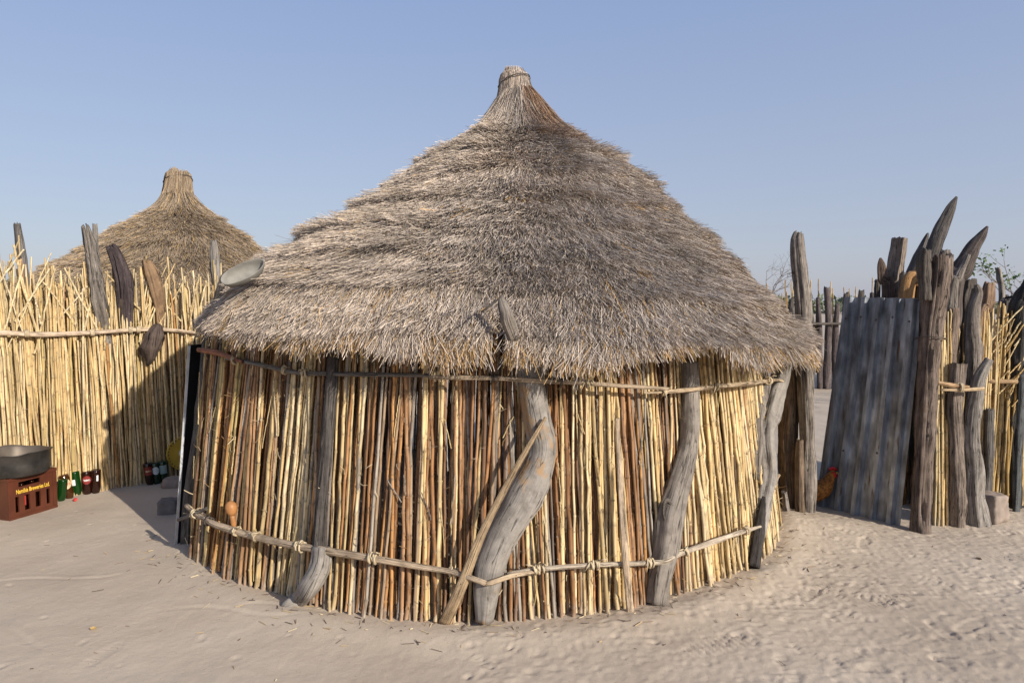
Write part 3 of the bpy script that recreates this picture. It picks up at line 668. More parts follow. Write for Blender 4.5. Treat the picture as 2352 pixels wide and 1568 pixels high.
# right of centre: post with a cut-branch scar
wlog([(1582, 830, 42), (1584, 900, 44), (1584, 1000, 46), (1570, 1070, 50), (1552, 1130, 62), (1536, 1190, 72), (1528, 1260, 66), (1516, 1320, 58), (1508, 1385, 52)], 0.04, GREY, mat=M_BARE, rough=0.14, flute=0.22, label='grey post with an oval knot scar')
sc = W(1532, 1175, 0.075)
kn = empty('knot', sc); kn.parent = hut; kn.matrix_parent_inverse = hinv
def knot_fn(p, a, i): return p + Vector((0, 0, 0.004 * mnoise.noise(Vector((p.x * 40, p.y * 40, 3)))))
for nm, prof, cc in (('knot_rim', [(0.030, -0.01), (0.040, 0.012), (0.034, 0.020), (0.027, 0.010), (0.026, 0.0)], GREY), ('knot_heart', [(0.028, -0.004), (0.020, 0.006), (0.010, 0.002), (0.001, 0.004)], DGREY)):
    me = lathe(prof, 24, knot_fn); me.uv_layers.new(name='UVMap')
    me.transform(Matrix.Translation(sc) @ Matrix.Rotation(R(25), 4, 'Z') @ Matrix.Rotation(R(90), 4, 'X') @ Matrix.Rotation(R(8), 4, 'Z') @ Matrix.Diagonal((0.95, 2.1, 1, 1)))
    setcol(link(nm, me, hut, M_WOOD), cc)
bpy.data.objects.remove(kn)
# far right: twisted pale post over a charred stub
wlog([(1800, 830, 40), (1790, 880, 42), (1768, 950, 48), (1758, 1010, 46), (1766, 1080, 44), (1757, 1140, 38), (1748, 1200, 32), (1742, 1235, 28)], 0.04, LGREY, mat=M_BARE, rough=0.24, flute=0.4, label='twisted pale grey post at the edge of the wall')
wlog([(1754, 1140, 8), (1748, 1180, 22), (1741, 1240, 31), (1735, 1280, 30), (1731, 1302, 30)], 0.055, (0.055, 0.048, 0.044), rough=0.2, flute=0.3, label='charred dark stub')
wlog([(1757, 870, 30), (1742, 960, 22), (1740, 1010, 24), (1735, 1100, 20)], 0.01, GREY, rough=0.2, flute=0.3)
# left door post: flat plank post rising through the thatch
db = G(426, 1256, 0)
log('post', hut, [(Vector((db.x, db.y, -0.05)), 0.045), (P(431, 1180, 4.55), 0.044), (P(448, 1060, 4.55), 0.045), (P(463, 958, 4.56), 0.046), (P(480, 790, 4.58), 0.043), (P(490, 730, 4.56), 0.038), (P(505, 670, 4.56), 0.032), (P(515, 635, 4.56), 0.024), (P(519, 622, 4.56), 0.006)], (0.12, 0.105, 0.092), rough=0.12, flute=0.3, flat=0.7, label='flat dark grey door post')

# door: a sheet standing edge on, the doorway's shade put into its black face
d0 = G(402, 1257, 0)
door = empty('hut_door', d0, 'thin sheet door standing open edge on at the left of the hut, its shaded face coloured black', 'door')
d1b = d0 + Vector((0.28, 0.62, 0)); up2 = Vector((0.10, 0.06, 1.37))
def slab(a, b, u, th):
    n = (b - a).cross(u).normalized() * th; q = [a, b, b + u, a + u]; v = [x - n for x in q] + [x + n for x in q]
    return mesh('slab', v, [(3, 2, 1, 0), (4, 5, 6, 7), (0, 1, 5, 4), (1, 2, 6, 5), (2, 3, 7, 6), (3, 0, 4, 7)], False)
link('door_sheet', slab(d0 + Vector((0.012, 0.01, 0)), d1b + Vector((0, 0.0, 0)), up2, 0.004), door, M_BLACK)
setcol(link('door_edge', slab(d0 + Vector((-0.006, 0, -0.01)), d0 + Vector((0.008, 0.008, -0.01)), up2, 0.012), door, M_EDGE), LGREY)

# rails and bindings
def rail(pix, off, rad, col, mat=M_CANE, flat=1.0):
    pts = [W(q[0], q[1], q[2] if len(q) > 2 else off) for q in pix]
    return setcol(link('rail', tube(pts, rad, 9, 0.03, 0.10, 0.0, rnd.uniform(0, 50), 0.02, flat), hut, mat), col), pts
CANE = (0.52, 0.40, 0.265); CANE2 = (0.43, 0.335, 0.235); DCANE = (0.17, 0.15, 0.13)
rail([(455, 803), (500, 810), (560, 832)], 0.05, [0.016, 0.019, 0.010], (0.33, 0.145, 0.085), flat=0.7)
rail([(520, 822), (600, 838), (680, 855), (760, 858), (870, 860), (1000, 862)], 0.04, [0.012, 0.013, 0.013, 0.012, 0.010], DCANE)
rail([(985, 866), (1130, 868), (1220, 873), (1330, 879), (1450, 887), (1540, 893)], 0.125, [0.011, 0.013, 0.013, 0.012, 0.009], CANE2, flat=0.8)
rail([(1478, 902), (1560, 897), (1640, 888), (1730, 879), (1780, 872), (1808, 878)], 0.095, [0.006, 0.013, 0.015, 0.014, 0.012, 0.008], CANE)
rail([(410, 1193), (440, 1182), (478, 1166)], 0.08, [0.012, 0.014, 0.010], DCANE)
rail([(428, 1160), (452, 1180), (500, 1206), (600, 1235), (700, 1256), (860, 1282), (960, 1300), (1040, 1313, 0.11), (1085, 1328, 0.16), (1122, 1341, 0.165)], 0.075, [0.014, 0.017, 0.021, 0.021, 0.020, 0.017, 0.014, 0.014, 0.013], CANE2)
rail([(1114, 1340, 0.165), (1130, 1337, 0.165), (1175, 1322, 0.14), (1232, 1312, 0.115)], 0.135, [0.013, 0.014, 0.013, 0.010], CANE)
rail([(1165, 1317), (1240, 1306), (1365, 1297), (1490, 1292), (1530, 1288), (1560, 1272), (1620, 1250), (1700, 1222), (1750, 1208)], 0.10, [0.009, 0.012, 0.013, 0.014, 0.013, 0.014, 0.017, 0.014, 0.008], (0.50, 0.42, 0.32))
setcol(link('rail', tube([P(1775, 1180, 4.72), P(1780, 1110, 4.85), P(1790, 1090, 4.9)], [0.012, 0.014, 0.01], 8, 0.03, 0.1), hut, M_CANE), CANE)
def binding(x, y, off, tx, ty, r=0.020, turns=3, w=0.045, col=CANE, loose=2, mat=M_BIND):
    p = W(x, y, off); p2 = W(x + tx, y + ty, off); T = (p2 - p).normalized(); up_ = Vector((0, 0, 1)); up_ = (up_ - T * up_.dot(T)).normalized(); o_ = T.cross(up_)
    bm = bmesh.new(); pts = []
    for i in range(turns * 10 + 1):
        a = i / 10 * 2 * PI; rr = r * (1 + 0.18 * math.sin(i * 1.7 + x)); pts.append(p + T * (w * (i / (turns * 10) - 0.5) + 0.006 * math.sin(a * 0.5)) + up_ * rr * math.cos(a) + o_ * rr * math.sin(a))
    me = tube(pts, [0.0058], 5, 0.02); bm.from_mesh(me)
    for k in range(loose):
        e = pts[0 if k else -1]; d = Vector((rnd.uniform(-0.05, 0.05), -0.02, rnd.uniform(-0.07, 0.03)))
        bm.from_mesh(tube([e, e + d * 0.5 + Vector((0, -0.02, 0.01)), e + d], [0.005, 0.004, 0.002], 5, 0.02))
    m2 = bpy.data.meshes.new('binding'); bm.to_mesh(m2); bm.free(); m2.polygons.foreach_set('use_smooth', [True] * len(m2.polygons))
    return link('binding', m2, hut, mat)
for (x, y, tx, ty, off, r, t, m_) in ((690, 1254, 20, 4, 0.075, 0.027, 3, M_BIND), (858, 1281, 20, 3, 0.075, 0.025, 4, M_BIND), (545, 1220, 20, 7, 0.075, 0.025, 2, M_BIND), (590, 1232, 20, 7, 0.075, 0.025, 2, M_BIND), (480, 1196, 20, 10, 0.075, 0.024, 2, M_WIRE),
    (1040, 1313, 20, 5, 0.075, 0.021, 3, M_BIND), (1240, 1306, 20, -2, 0.10, 0.021, 3, M_BIND), (1230, 1307, 20, -2, 0.105, 0.023, 2, M_BIND), (1367, 1297, 20, -1, 0.10, 0.021, 4, M_BIND), (1492, 1292, 20, -1, 0.10, 0.022, 3, M_BIND), (1575, 1266, 20, -8, 0.10, 0.022, 2, M_BIND), (1713, 1218, 20, -8, 0.10, 0.021, 4, M_BIND),
    (540, 828, 20, 5, 0.045, 0.020, 2, M_BIND), (655, 850, 20, 5, 0.045, 0.020, 2, M_BIND), (702, 857, 20, 0, 0.045, 0.020, 3, M_BIND), (1003, 863, 20, 0, 0.10, 0.026, 3, M_BIND), (1135, 868, 20, 1, 0.12, 0.018, 2, M_WIRE), (1290, 877, 20, 1, 0.12, 0.018, 2, M_WIRE), (1350, 881, 20, 1, 0.12, 0.018, 2, M_BIND), (1525, 899, 20, -1, 0.10, 0.020, 2, M_BIND), (1645, 887, 20, -2, 0.10, 0.020, 1, M_BIND), (1765, 874, 20, -2, 0.095, 0.022, 3, M_BIND), (448, 1180, 20, 10, 0.085, 0.024, 3, M_BIND)):
    binding(x, y, off, tx, ty, r, t, 0.012 * t + 0.006, mat=m_)

# second hut behind the left fence
hut2 = empty('thatched_hut', (-4.6, 9.5, 0), 'smaller thatched hut rising behind the pale reed fence on the left', 'hut')
RF2 = Roof(-4.6, 9.5, ROOF, 0.96, -0.03)
roof2 = empty('roof', (-4.6, 9.5, 1.4)); roof2.parent = hut2; roof2.matrix_parent_inverse = Matrix.Translation(hut2.location).inverted()
thatch(RF2, roof2, 18, 3000, 77, col_back, eave_len=0.25, back=0.15, inset=0.085, wmul=1.6)
topknot(RF2, roof2, 9, 0.19, (0.02, 0.0), 0.150, 0.185, col_back, 1.2, 7000, 0.16)
it2 = []
for i in range(420):
    a = 2 * PI * i / 420 + rnd.uniform(-0.005, 0.005); r = 2.12 + rnd.uniform(-0.03, 0.03)
    it2.append((Vector((-4.6 + r * math.cos(a), 9.5 + r * math.sin(a), -0.02)), Vector((-4.6 + (r - 0.1) * math.cos(a), 9.5 + (r - 0.1) * math.sin(a), 1.5)), rnd.choice(YEL + BRN), 1.7))
reed_bundle('reed_wall', hut2, it2)

# ------------------------------------------------------------------ left fence
FL0 = Vector((-3.70, 5.86, 0)); FLD = Vector((0.745, 0.667, 0)); FLN = Vector((0.667, -0.745, 0))
fence = empty('reed_fence', FL0, 'pale yellow upright reed fence with a tied cane rail on the left', 'fence')
finv = Matrix.Translation(FL0).inverted()
def fl(s, off=0.0, z=0.0): p = FL0 + FLD * s + FLN * off; return Vector((p.x, p.y, z))
def ftop(s): return float(np.interp(s, [-2.5, -0.9, -0.62, -0.3, 0.0, 0.4, 0.9, 2.5], [2.20, 2.12, 2.02, 1.93, 1.86, 1.86, 1.84, 1.80]))
for i in range(300):
    s = -1.55 + 3.0 * (i + rnd.uniform(-0.5, 0.5)) / 300; off = rnd.uniform(-0.03, 0.035)
    h = ftop(s) + rnd.gauss(-0.06, 0.10); 
    if rnd.random() < 0.05: h += rnd.uniform(0.05, 0.22)
    lean = rnd.gauss(-0.03, 0.045); col = rnd.choice(YEL) if rnd.random() < 0.88 else rnd.choice(OLV + BRN[1:2])
    b = fl(s, off + 0.02); b.z = gz(b.x, b.y) - 0.02
    add_reed(fence, finv, b, fl(s + lean, off + rnd.uniform(-0.02, 0.02), h), col, rnd.uniform(0.75, 1.15))
items = []
for i in range(520):
    s = -3.2 + 6.4 * i / 520 + rnd.uniform(-0.01, 0.01); h = ftop(s) + rnd.gauss(-0.14, 0.12)
    items.append((fl(s, -0.06 + rnd.uniform(-0.02, 0.02), -0.02), fl(s + rnd.gauss(-0.02, 0.05), -0.06, h), rnd.choice(OLV + YEL + BRN[3:4]), rnd.uniform(0.8, 1.1)))
for i in range(60):                                         # loose slanting stems at the top
    s = rnd.uniform(-1.3, 0.9); z = rnd.uniform(1.2, 1.6); items.append((fl(s, 0.03, z), fl(s + rnd.gauss(0.05, 0.16), 0.05, ftop(s) + rnd.gauss(0.0, 0.10)), rnd.choice(YEL), rnd.uniform(0.5, 1.0)))
reed_bundle('inner_reed_layer', fence, items)
shreds('peeling_sheaths', fence, 260, lambda rg: fl(rg.uniform(-1.2, 1.3), 0.05, rg.uniform(0.02, 1.8)), lambda p: FLN, 62)
def FP(x, y, off=0.0):                                      # point of the fence plane seen at x, y
    r = ray(x, y); o = FL0 + FLN * off; t = (o - EYEV).dot(FLN) / r.dot(FLN); return EYEV + r * t
def frail(pix, rad, col):
    pts = [FP(x, y, 0.075) for x, y in pix]; return setcol(link('rail', tube(pts, rad, 9, 0.03, 0.12, 0, 3, 0.02, 0.8), fence, M_CANE), col)
frail([(-120, 766), (0, 764), (100, 768), (220, 763), (330, 757)], [0.020, 0.022, 0.022, 0.018, 0.014], (0.60, 0.47, 0.34))
frail([(180, 766), (290, 758), (380, 757), (468, 766)], [0.010, 0.018, 0.017, 0.012], (0.62, 0.48, 0.33))
for x, y in ((62, 766), (212, 764), (300, 758), (318, 757), (455, 764)):
    p = FP(x, y, 0.075); pts = []
    for i in range(31):
        a = i / 10 * 2 * PI; pts.append(p + FLD * (0.03 * (i / 30 - 0.5)) + Vector((0, 0, 1)) * 0.026 * math.cos(a) + FLN * 0.026 * math.sin(a))
    link('binding', tube(pts, [0.006], 5, 0.02), fence, M_BIND)
def plog(parent, pix, off, col, fp, **k):
    out = []
    for (x, y, w) in pix:
        o_ = off if off < -0.2 else float(np.interp(y, [690, 800], [0.055, -0.10]))
        p = fp(x, y, o_); out.append((p, w * 0.78 / 2 / 1568 * p.y))
    x, y, w = pix[0]
    if y < 790 and off > -0.2: out.insert(0, (fp(x, 800, -0.12), w / 2 / 1568 * out[0][0].y))
    b = out[0][0]; out.insert(0, (Vector((b.x, b.y, -0.05)), out[0][1]))
    return log('post', parent, out, col, **k)
plog(fence, [(252, 900, 44), (240, 760, 46), (226, 690, 46), (216, 620, 40), (206, 560, 32), (196, 520, 20), (190, 498, 7)], -0.10, GREY, FP, jag=0.14, rough=0.25, flute=0.6, label='tall split grey fence post with pointed top')
log('post_fork', fence, [(FP(222, 640, -0.12), 0.05), (FP(218, 580, -0.14), 0.032), (FP(219, 540, -0.14), 0.026), (FP(218, 510, -0.14), 0.02)], LGREY, jag=0.03)
plog(fence, [(290, 900, 46), (287, 740, 50), (286, 660, 56), (276, 610, 54), (258, 570, 36), (243, 548, 14)], -0.09, (0.085, 0.065, 0.066), FP, flat=0.7, flute=0.6, rough=0.22, jag=0.12, label='dark purplish hollow fence post curving left')
plog(fence, [(384, 900, 36), (372, 740, 38), (360, 670, 46), (346, 625, 42), (336, 595, 26), (333, 577, 8)], -0.09, (0.24, 0.155, 0.09), FP, mat=M_WOODP, jag=0.14, flute=0.6, rough=0.22, label='fence post with fresh orange-brown split face')
plog(fence, [(60, 700, 22), (52, 600, 24), (45, 560, 24), (38, 505, 18)], -0.35, (0.16, 0.145, 0.135), FP, jag=0.05, flute=0.4, label='thin splintered dark post standing above the reeds')
plog(fence, [(118, 700, 24), (120, 640, 22)], -0.26, DGREY, FP, jag=0.05)
plog(fence, [(150, 800, 26), (150, 650, 24)], -0.26, MAUVE, FP, jag=0.06)
plog(fence, [(500, 700, 30), (496, 620, 32), (492, 570, 28), (490, 546, 16)], -0.55, LGREY, FP, jag=0.05, flute=0.4, label='pale splintered post behind the hut eave')
plog(fence, [(440, 900, 34), (432, 760, 34), (425, 700, 22)], -0.24, MAUVE, FP, jag=0.03)
kb = FP(352, 790, 0.09)
log('burl', fence, [(FP(338, 838, 0.08), 0.015), (FP(346, 822, 0.10), 0.055), (FP(349, 800, 0.11), 0.085), (FP(352, 785, 0.11), 0.078), (FP(355, 768, 0.10), 0.088), (FP(360, 752, 0.09), 0.05), (FP(362, 744, 0.08), 0.02)], (0.12, 0.088, 0.072), rough=0.55, flute=0.5, flat=0.8, label='dark lumpy burl tied to the rail', step=0.012)

# ------------------------------------------------------------------ right side: gate posts, sheet gate, reed fence
gp = empty('gate_post', G(1855, 1180, 0), 'tall weathered forked gate post right of the hut eave', 'post')
def zl(parent, pix, d, col, name='post', foot=True, **k):
    sl = 0.84 if (parent.name.startswith('reed_fence') and pix[0][2] < 46) else 1.0
    out = [(P(x, y, d), w * sl / 2 / 1568 * d) for (x, y, w) in pix]
    if foot: b = out[0][0]; out.insert(0, (Vector((b.x, b.y, min(-0.06, b.z - 0.1))), out[0][1]))
    return log(name, parent, out, col, **k)
zl(gp, [(1858, 1170, 30), (1856, 1060, 36), (1850, 900, 36), (1846, 770, 38), (1842, 680, 40), (1834, 600, 36), (1832, 550, 30), (1838, 524, 14)], 5.27, GREY, 'trunk', jag=0.06, flute=0.45, rough=0.14)
zl(gp, [(1838, 1175, 22), (1836, 1060, 20), (1838, 1000, 16)], 5.22, BROWN, 'prop', jag=0.05, flute=0.3)
zl(gp, [(1856, 740, 20), (1853, 680, 22), (1850, 640, 14)], 5.34, DGREY, 'side_split', foot=False, jag=0.06, flute=0.4)
gp2 = empty('gate_post', G(1812, 1175, 0), 'short dark brown hollow post close beside the hut wall', 'post')
zl(gp2, [(1810, 1165, 46), (1808, 1060, 44), (1810, 980, 46), (1816, 910, 42), (1812, 850, 36), (1806, 800, 30)], 5.40, BROWN, 'trunk', flute=0.5, rough=0.2, jag=0.04)
zl(gp2, [(1806, 1172, 16), (1800, 1120, 12)], 5.18, GREY, 'splinter', jag=0.05)

# the sheet gate
def sheet(a_bot, b_bot, a_top, b_top, ribs, depth, name, parent, mat, th=0.0012):
    prof = [(0, 0)]
    for k in range(ribs):
        c = (k + 0.5) / ribs; w = 0.34 / ribs
        prof += [(c - w * 0.62, 0), (c - w * 0.36, 1), (c + w * 0.36, 1), (c + w * 0.62, 0)]
    prof.append((1, 0)); n = (b_bot - a_bot).cross(a_top - a_bot).normalized()
    if n.y > 0: n = -n
    V = []; F = []; rows = 14
    for side in (0, 1):
        for i in range(rows + 1):
            v = i / rows
            for (u, d) in prof:
                p = a_bot.lerp(b_bot, u).lerp(a_top.lerp(b_top, u), v)
                w = 0.006 * mnoise.noise(Vector((u * 3, v * 4, 2))) + 0.003 * mnoise.noise(Vector((u * 9, v * 11, 5)))
                V.append(p + n * (d * depth + w - side * th * 2))
    m = len(prof); N = (rows + 1) * m
    for i in range(rows):
        for j in range(m - 1):
            q = (i * m + j, i * m + j + 1, (i + 1) * m + j + 1, (i + 1) * m + j); F.append(q); F.append(tuple(x + N for x in q[::-1]))
    return link(name, mesh(name, V, F, False), parent, mat)
gl = Vector((2.50, 5.55, -0.04)); gr = Vector((2.87, 4.97, -0.04)); glt = P(1940, 682, 5.55); grt = P(2122, 686, 4.97)
gate = empty('sheet_gate', gl, 'blue-grey ribbed metal sheet gate leaning between weathered posts', 'gate')
sheet(gl, gr, glt, grt, 5, 0.045, 'ribbed_sheet', gate, M_SHEET)

gn = (gr - gl).cross(glt - gl).normalized(); gn = gn if gn.y < 0 else -gn
for (u, v) in ((0.10, 0.90), (0.30, 0.91), (0.50, 0.90), (0.70, 0.915), (0.90, 0.90), (0.30, 0.30), (0.70, 0.32)):
    p = gl.lerp(gr, u).lerp(glt.lerp(grt, u), v) + gn * 0.047; me = lathe([(0.001, 0.004), (0.006, 0.003), (0.009, 0.0)], 10); me.transform(Matrix.Translation(p) @ gn.to_track_quat('Z', 'Y').to_matrix().to_4x4()); link('nail', me, gate, M_WIRE)
RF0 = Vector((3.05, 5.15, 0))
rfence = empty('reed_fence', RF0, 'golden reed and crooked post fence on the right beyond the gate', 'fence'); rinv = Matrix.Translation(RF0).inverted()
# big post right of the gate
zl(rfence, [(2114, 1210, 46), (2118, 1060, 44), (2130, 900, 44), (2138, 760, 48), (2148, 690, 58), (2154, 620, 64), (2156, 580, 60), (2156, 560, 56)], 4.86, (0.175, 0.135, 0.11), jag=0.16, flute=0.7, rough=0.16, sides=34, label='thick split post at the right edge of the metal gate')
zl(rfence, [(2126, 690, 34), (2122, 610, 36), (2128, 560, 26)], 4.80, DGREY, 'post_split', foot=False, jag=0.06, flute=0.4)
zl(rfence, [(2168, 640, 30), (2172, 590, 24), (2174, 566, 18)], 4.92, GREY, 'post_split', foot=False, jag=0.04)
# long horn-like posts behind
zl(rfence, [(2120, 690, 40), (2140, 590, 42), (2160, 530, 38), (2182, 480, 26), (2197, 452, 6)], 5.6, (0.10, 0.088, 0.08), foot=True, flute=0.25, label='long dark horn-shaped post, tallest on the right')
zl(rfence, [(2190, 690, 44), (2212, 620, 46), (2235, 570, 36), (2256, 540, 24), (2268, 520, 6)], 5.5, (0.105, 0.085, 0.075), foot=True, flute=0.25, label='dark horn-shaped post leaning right above the reeds')
zl(rfence, [(2186, 700, 26), (2200, 640, 24), (2218, 600, 16), (2226, 578, 12)], 5.3, GREY, foot=True, jag=0.03)
zl(rfence, [(2052, 690, 44), (2056, 620, 44), (2064, 560, 40), (2066, 540, 36)], 5.9, (0.24, 0.19, 0.15), foot=True, jag=0.04, flute=0.3, label='stubby post with broken brown top behind the gate')
zl(rfence, [(2040, 690, 36), (2030, 640, 34), (2024, 605, 20), (2022, 592, 5)], 5.8, (0.15, 0.105, 0.08), foot=True, flat=0.6)
zl(rfence, [(2060, 690, 32), (2090, 640, 34), (2110, 590, 28), (2128, 545, 12), (2132, 535, 4)], 6.0, (0.15, 0.135, 0.125), foot=True)
zl(rfence, [(2080, 690, 40), (2105, 640, 42), (2120, 600, 28), (2124, 575, 20)], 5.6, RUST, foot=True, mat=M_WOODP, jag=0.04, label='rust brown split post leaning right behind the gate')
zl(rfence, [(2110, 690, 36), (2128, 630, 30)], 5.7, GREY, foot=True, jag=0.05)
zl(rfence, [(2015, 690, 16), (2013, 650, 14)], 6.1, DGREY, jag=0.05)
# posts in front of the reeds
zl(rfence, [(2196, 1205, 44), (2198, 1120, 46), (2196, 1020, 40), (2190, 940, 44), (2196, 880, 46), (2200, 825, 46)], 5.02, (0.23, 0.185, 0.15), jag=0.05, rough=0.22, label='pale pocked post full of insect holes')
zl(rfence, [(2168, 1205, 34), (2164, 1080, 34), (2170, 960, 36), (2178, 860, 36), (2186, 780, 30), (2192, 730, 28), (2190, 700, 26)], 5.12, (0.22, 0.165, 0.13), jag=0.04, flute=0.3)
zl(rfence, [(2240, 1200, 56), (2236, 1130, 44), (2238, 1070, 40), (2232, 1010, 36), (2238, 930, 34), (2250, 870, 30), (2276, 820, 18)], 5.04, LGREY, rough=0.28, flute=0.3, jag=0.03, label='gnarled pale grey post with knots beside the stone')
zl(rfence, [(2226, 1100, 34), (2232, 960, 38), (2236, 840, 42), (2234, 760, 40), (2236, 710, 34), (2248, 670, 20), (2240, 650, 10)], 5.22, (0.24, 0.205, 0.175), jag=0.03, flute=0.4)
zl(rfence, [(2264, 1150, 30), (2268, 1040, 32), (2272, 930, 26)], 5.3, (0.12, 0.11, 0.10), jag=0.05, flute=0.2, rough=0.3)
zl(rfence, [(2250, 760, 34), (2266, 700, 40), (2272, 660, 30), (2276, 640, 18)], 5.5, (0.30, 0.20, 0.13), jag=0.05, flute=0.4)
zl(rfence, [(2215, 740, 44), (2226, 660, 38), (2230, 630, 24)], 5.6, DGREY, jag=0.06, flute=0.4)
zl(rfence, [(2310, 740, 40), (2312, 680, 34)], 5.7, (0.14, 0.125, 0.12), jag=0.05)
zl(rfence, [(2300, 720, 16), (2296, 640, 15), (2290, 610, 14)], 5.9, LGREY, jag=0.03)
zl(rfence, [(2340, 760, 50), (2352, 690, 40), (2368, 640, 24)], 5.5, (0.06, 0.055, 0.05), jag=0.03)
zl(rfence, [(2334, 1200, 22), (2340, 1050, 22), (2348, 900, 20), (2350, 860, 20)], 5.35, (0.10, 0.105, 0.105), flat=0.5, rough=0.05, label='dark upright plank at the right edge')
# reeds of the right fence: a narrow bundle by the post and a slanting thicket
def zreed(x0, y0, x1, y1, d0_, d1_, col, th): add_reed(rfence, rinv, P(x0, y0, d0_), P(x1, y1, d1_), col, th)
GOLD = [(0.50, 0.34, 0.13), (0.58, 0.42, 0.19), (0.42, 0.27, 0.11), (0.62, 0.46, 0.22)]
for i in range(22):
    x = 2142 + rnd.uniform(0, 34); d = 5.0 + rnd.uniform(0, 0.06); zreed(x, 1216 + rnd.uniform(-3, 4), x + rnd.uniform(-6, 14), 690 + rnd.uniform(0, 150), d, d + 0.03, rnd.choice(GOLD + YEL[:3]), rnd.uniform(0.75, 1.05))
for i in range(60):
    x = 2156 + rnd.uniform(0, 130); zreed(x - 10, 1180, x + rnd.uniform(0, 26), 690 + rnd.uniform(0, 130), 5.28 + rnd.uniform(0, 0.06), 5.34, rnd.choice(GOLD + YEL[:2]), rnd.uniform(0.6, 0.95))
for i in range(190):
    x = 2258 + 190 * i / 190 + rnd.uniform(-8, 8); d = 5.50 + rnd.uniform(-0.08, 0.12); h = rnd.uniform(690, 800); k_ = rnd.gauss(30, 14)
    zreed(x, 1158 + rnd.uniform(-6, 6), x + k_, h, d, d + 0.05, rnd.choice(GOLD + YEL[:3]), rnd.uniform(0.8, 1.15))
for i in range(16):
    x = 2270 + rnd.uniform(0, 70); y = rnd.uniform(780, 950); L = rnd.uniform(60, 170); a = rnd.uniform(0.35, 0.9); zreed(x, y, x + L * math.sin(a) * 0.9, y - L * math.cos(a), 5.42, 5.44, rnd.choice(YEL + GOLD), rnd.uniform(0.4, 0.7))
def rrail(pix, d, rad, col): return setcol(link('rail', tube([P(x, y, d) for x, y in pix], rad, 8, 0.03, 0.1, 0, 1, 0.02, 0.8), rfence, M_CANE), col)
rrail([(2142, 876), (2180, 884), (2230, 890)], 4.90, [0.014, 0.018, 0.012], (0.50, 0.33, 0.18)); rrail([(2160, 895), (2210, 895), (2264, 892)], 4.90, [0.008, 0.014, 0.014], (0.62, 0.46, 0.28))
rrail([(2266, 876), (2300, 876), (2340, 876)], 5.34, [0.018, 0.018, 0.018], (0.36, 0.24, 0.13))
pts = []
for i in range(26):
    a = i / 10 * 2 * PI; pts.append(P(2206 + (i / 25 - 0.5) * 8, 890, 4.90) + Vector((0, 0.026 * math.sin(a), 0.030 * math.cos(a))))
link('binding', tube(pts, [0.006], 5, 0.02), rfence, M_BIND)
pts = [P(2137, 775, 4.86) + Vector((0.098 * math.cos(a), 0.098 * math.sin(a), 0.012 * math.cos(a * 1.5))) for a in np.linspace(0, 2 * PI, 30)]
link('tie_wire', tube(pts, [0.004], 5, 0.02), rfence, M_WIRE)

# stake fence far behind the gate
pal = empty('stake_fence', (5.4, 13.1, 0), 'far dark stake fence glimpsed between the hut and the gate', 'fence')
stakes = []
for i in range(56):
    x = 4.2 + i * 0.155 + rnd.uniform(-0.03, 0.03); h = 1.92 + rnd.uniform(-0.25, 0.14); r = rnd.uniform(0.06, 0.10)
    log('stake', pal, [(Vector((x, 13.1, -0.05)), r), (Vector((x + rnd.uniform(-0.04, 0.04), 13.1, h * 0.6)), r * 0.95), (Vector((x + rnd.uniform(-0.1, 0.1), 13.1, h)), r * 0.7)], rnd.choice([DGREY, MAUVE, (0.15, 0.135, 0.12)]), sides=10, jag=0.12, step=0.12)
for i in range(60):
    x = rnd.uniform(4.4, 9); add_reed(pal, Matrix.Translation((5.4, 13.1, 0)).inverted(), Vector((x, 13.25, 0.3)), Vector((x + rnd.gauss(0, 0.08), 13.25, rnd.uniform(1.7, 2.15))), rnd.choice(GOLD), 1.3)
setcol(link('rail', tube([Vector((4.8, 12.98, 1.25)), Vector((7.5, 12.98, 1.27))], [0.025], 8, 0.2), pal, M_WOOD), DGREY)
ms = empty('metal_sheet', (5.4, 12.8, 0), 'small pale blue metal sheet standing in front of the far stakes', 'sheet')
M_BLUE = plain('blue_sheet', (0.26, 0.34, 0.43), 0.5, 0.2, 0.2, 3)
sheet(Vector((5.28, 12.85, 0.0)), Vector((5.52, 12.8, 0.0)), Vector((5.28, 12.85, 1.35)), Vector((5.52, 12.8, 1.35)), 3, 0.02, 'panel', ms, M_BLUE)

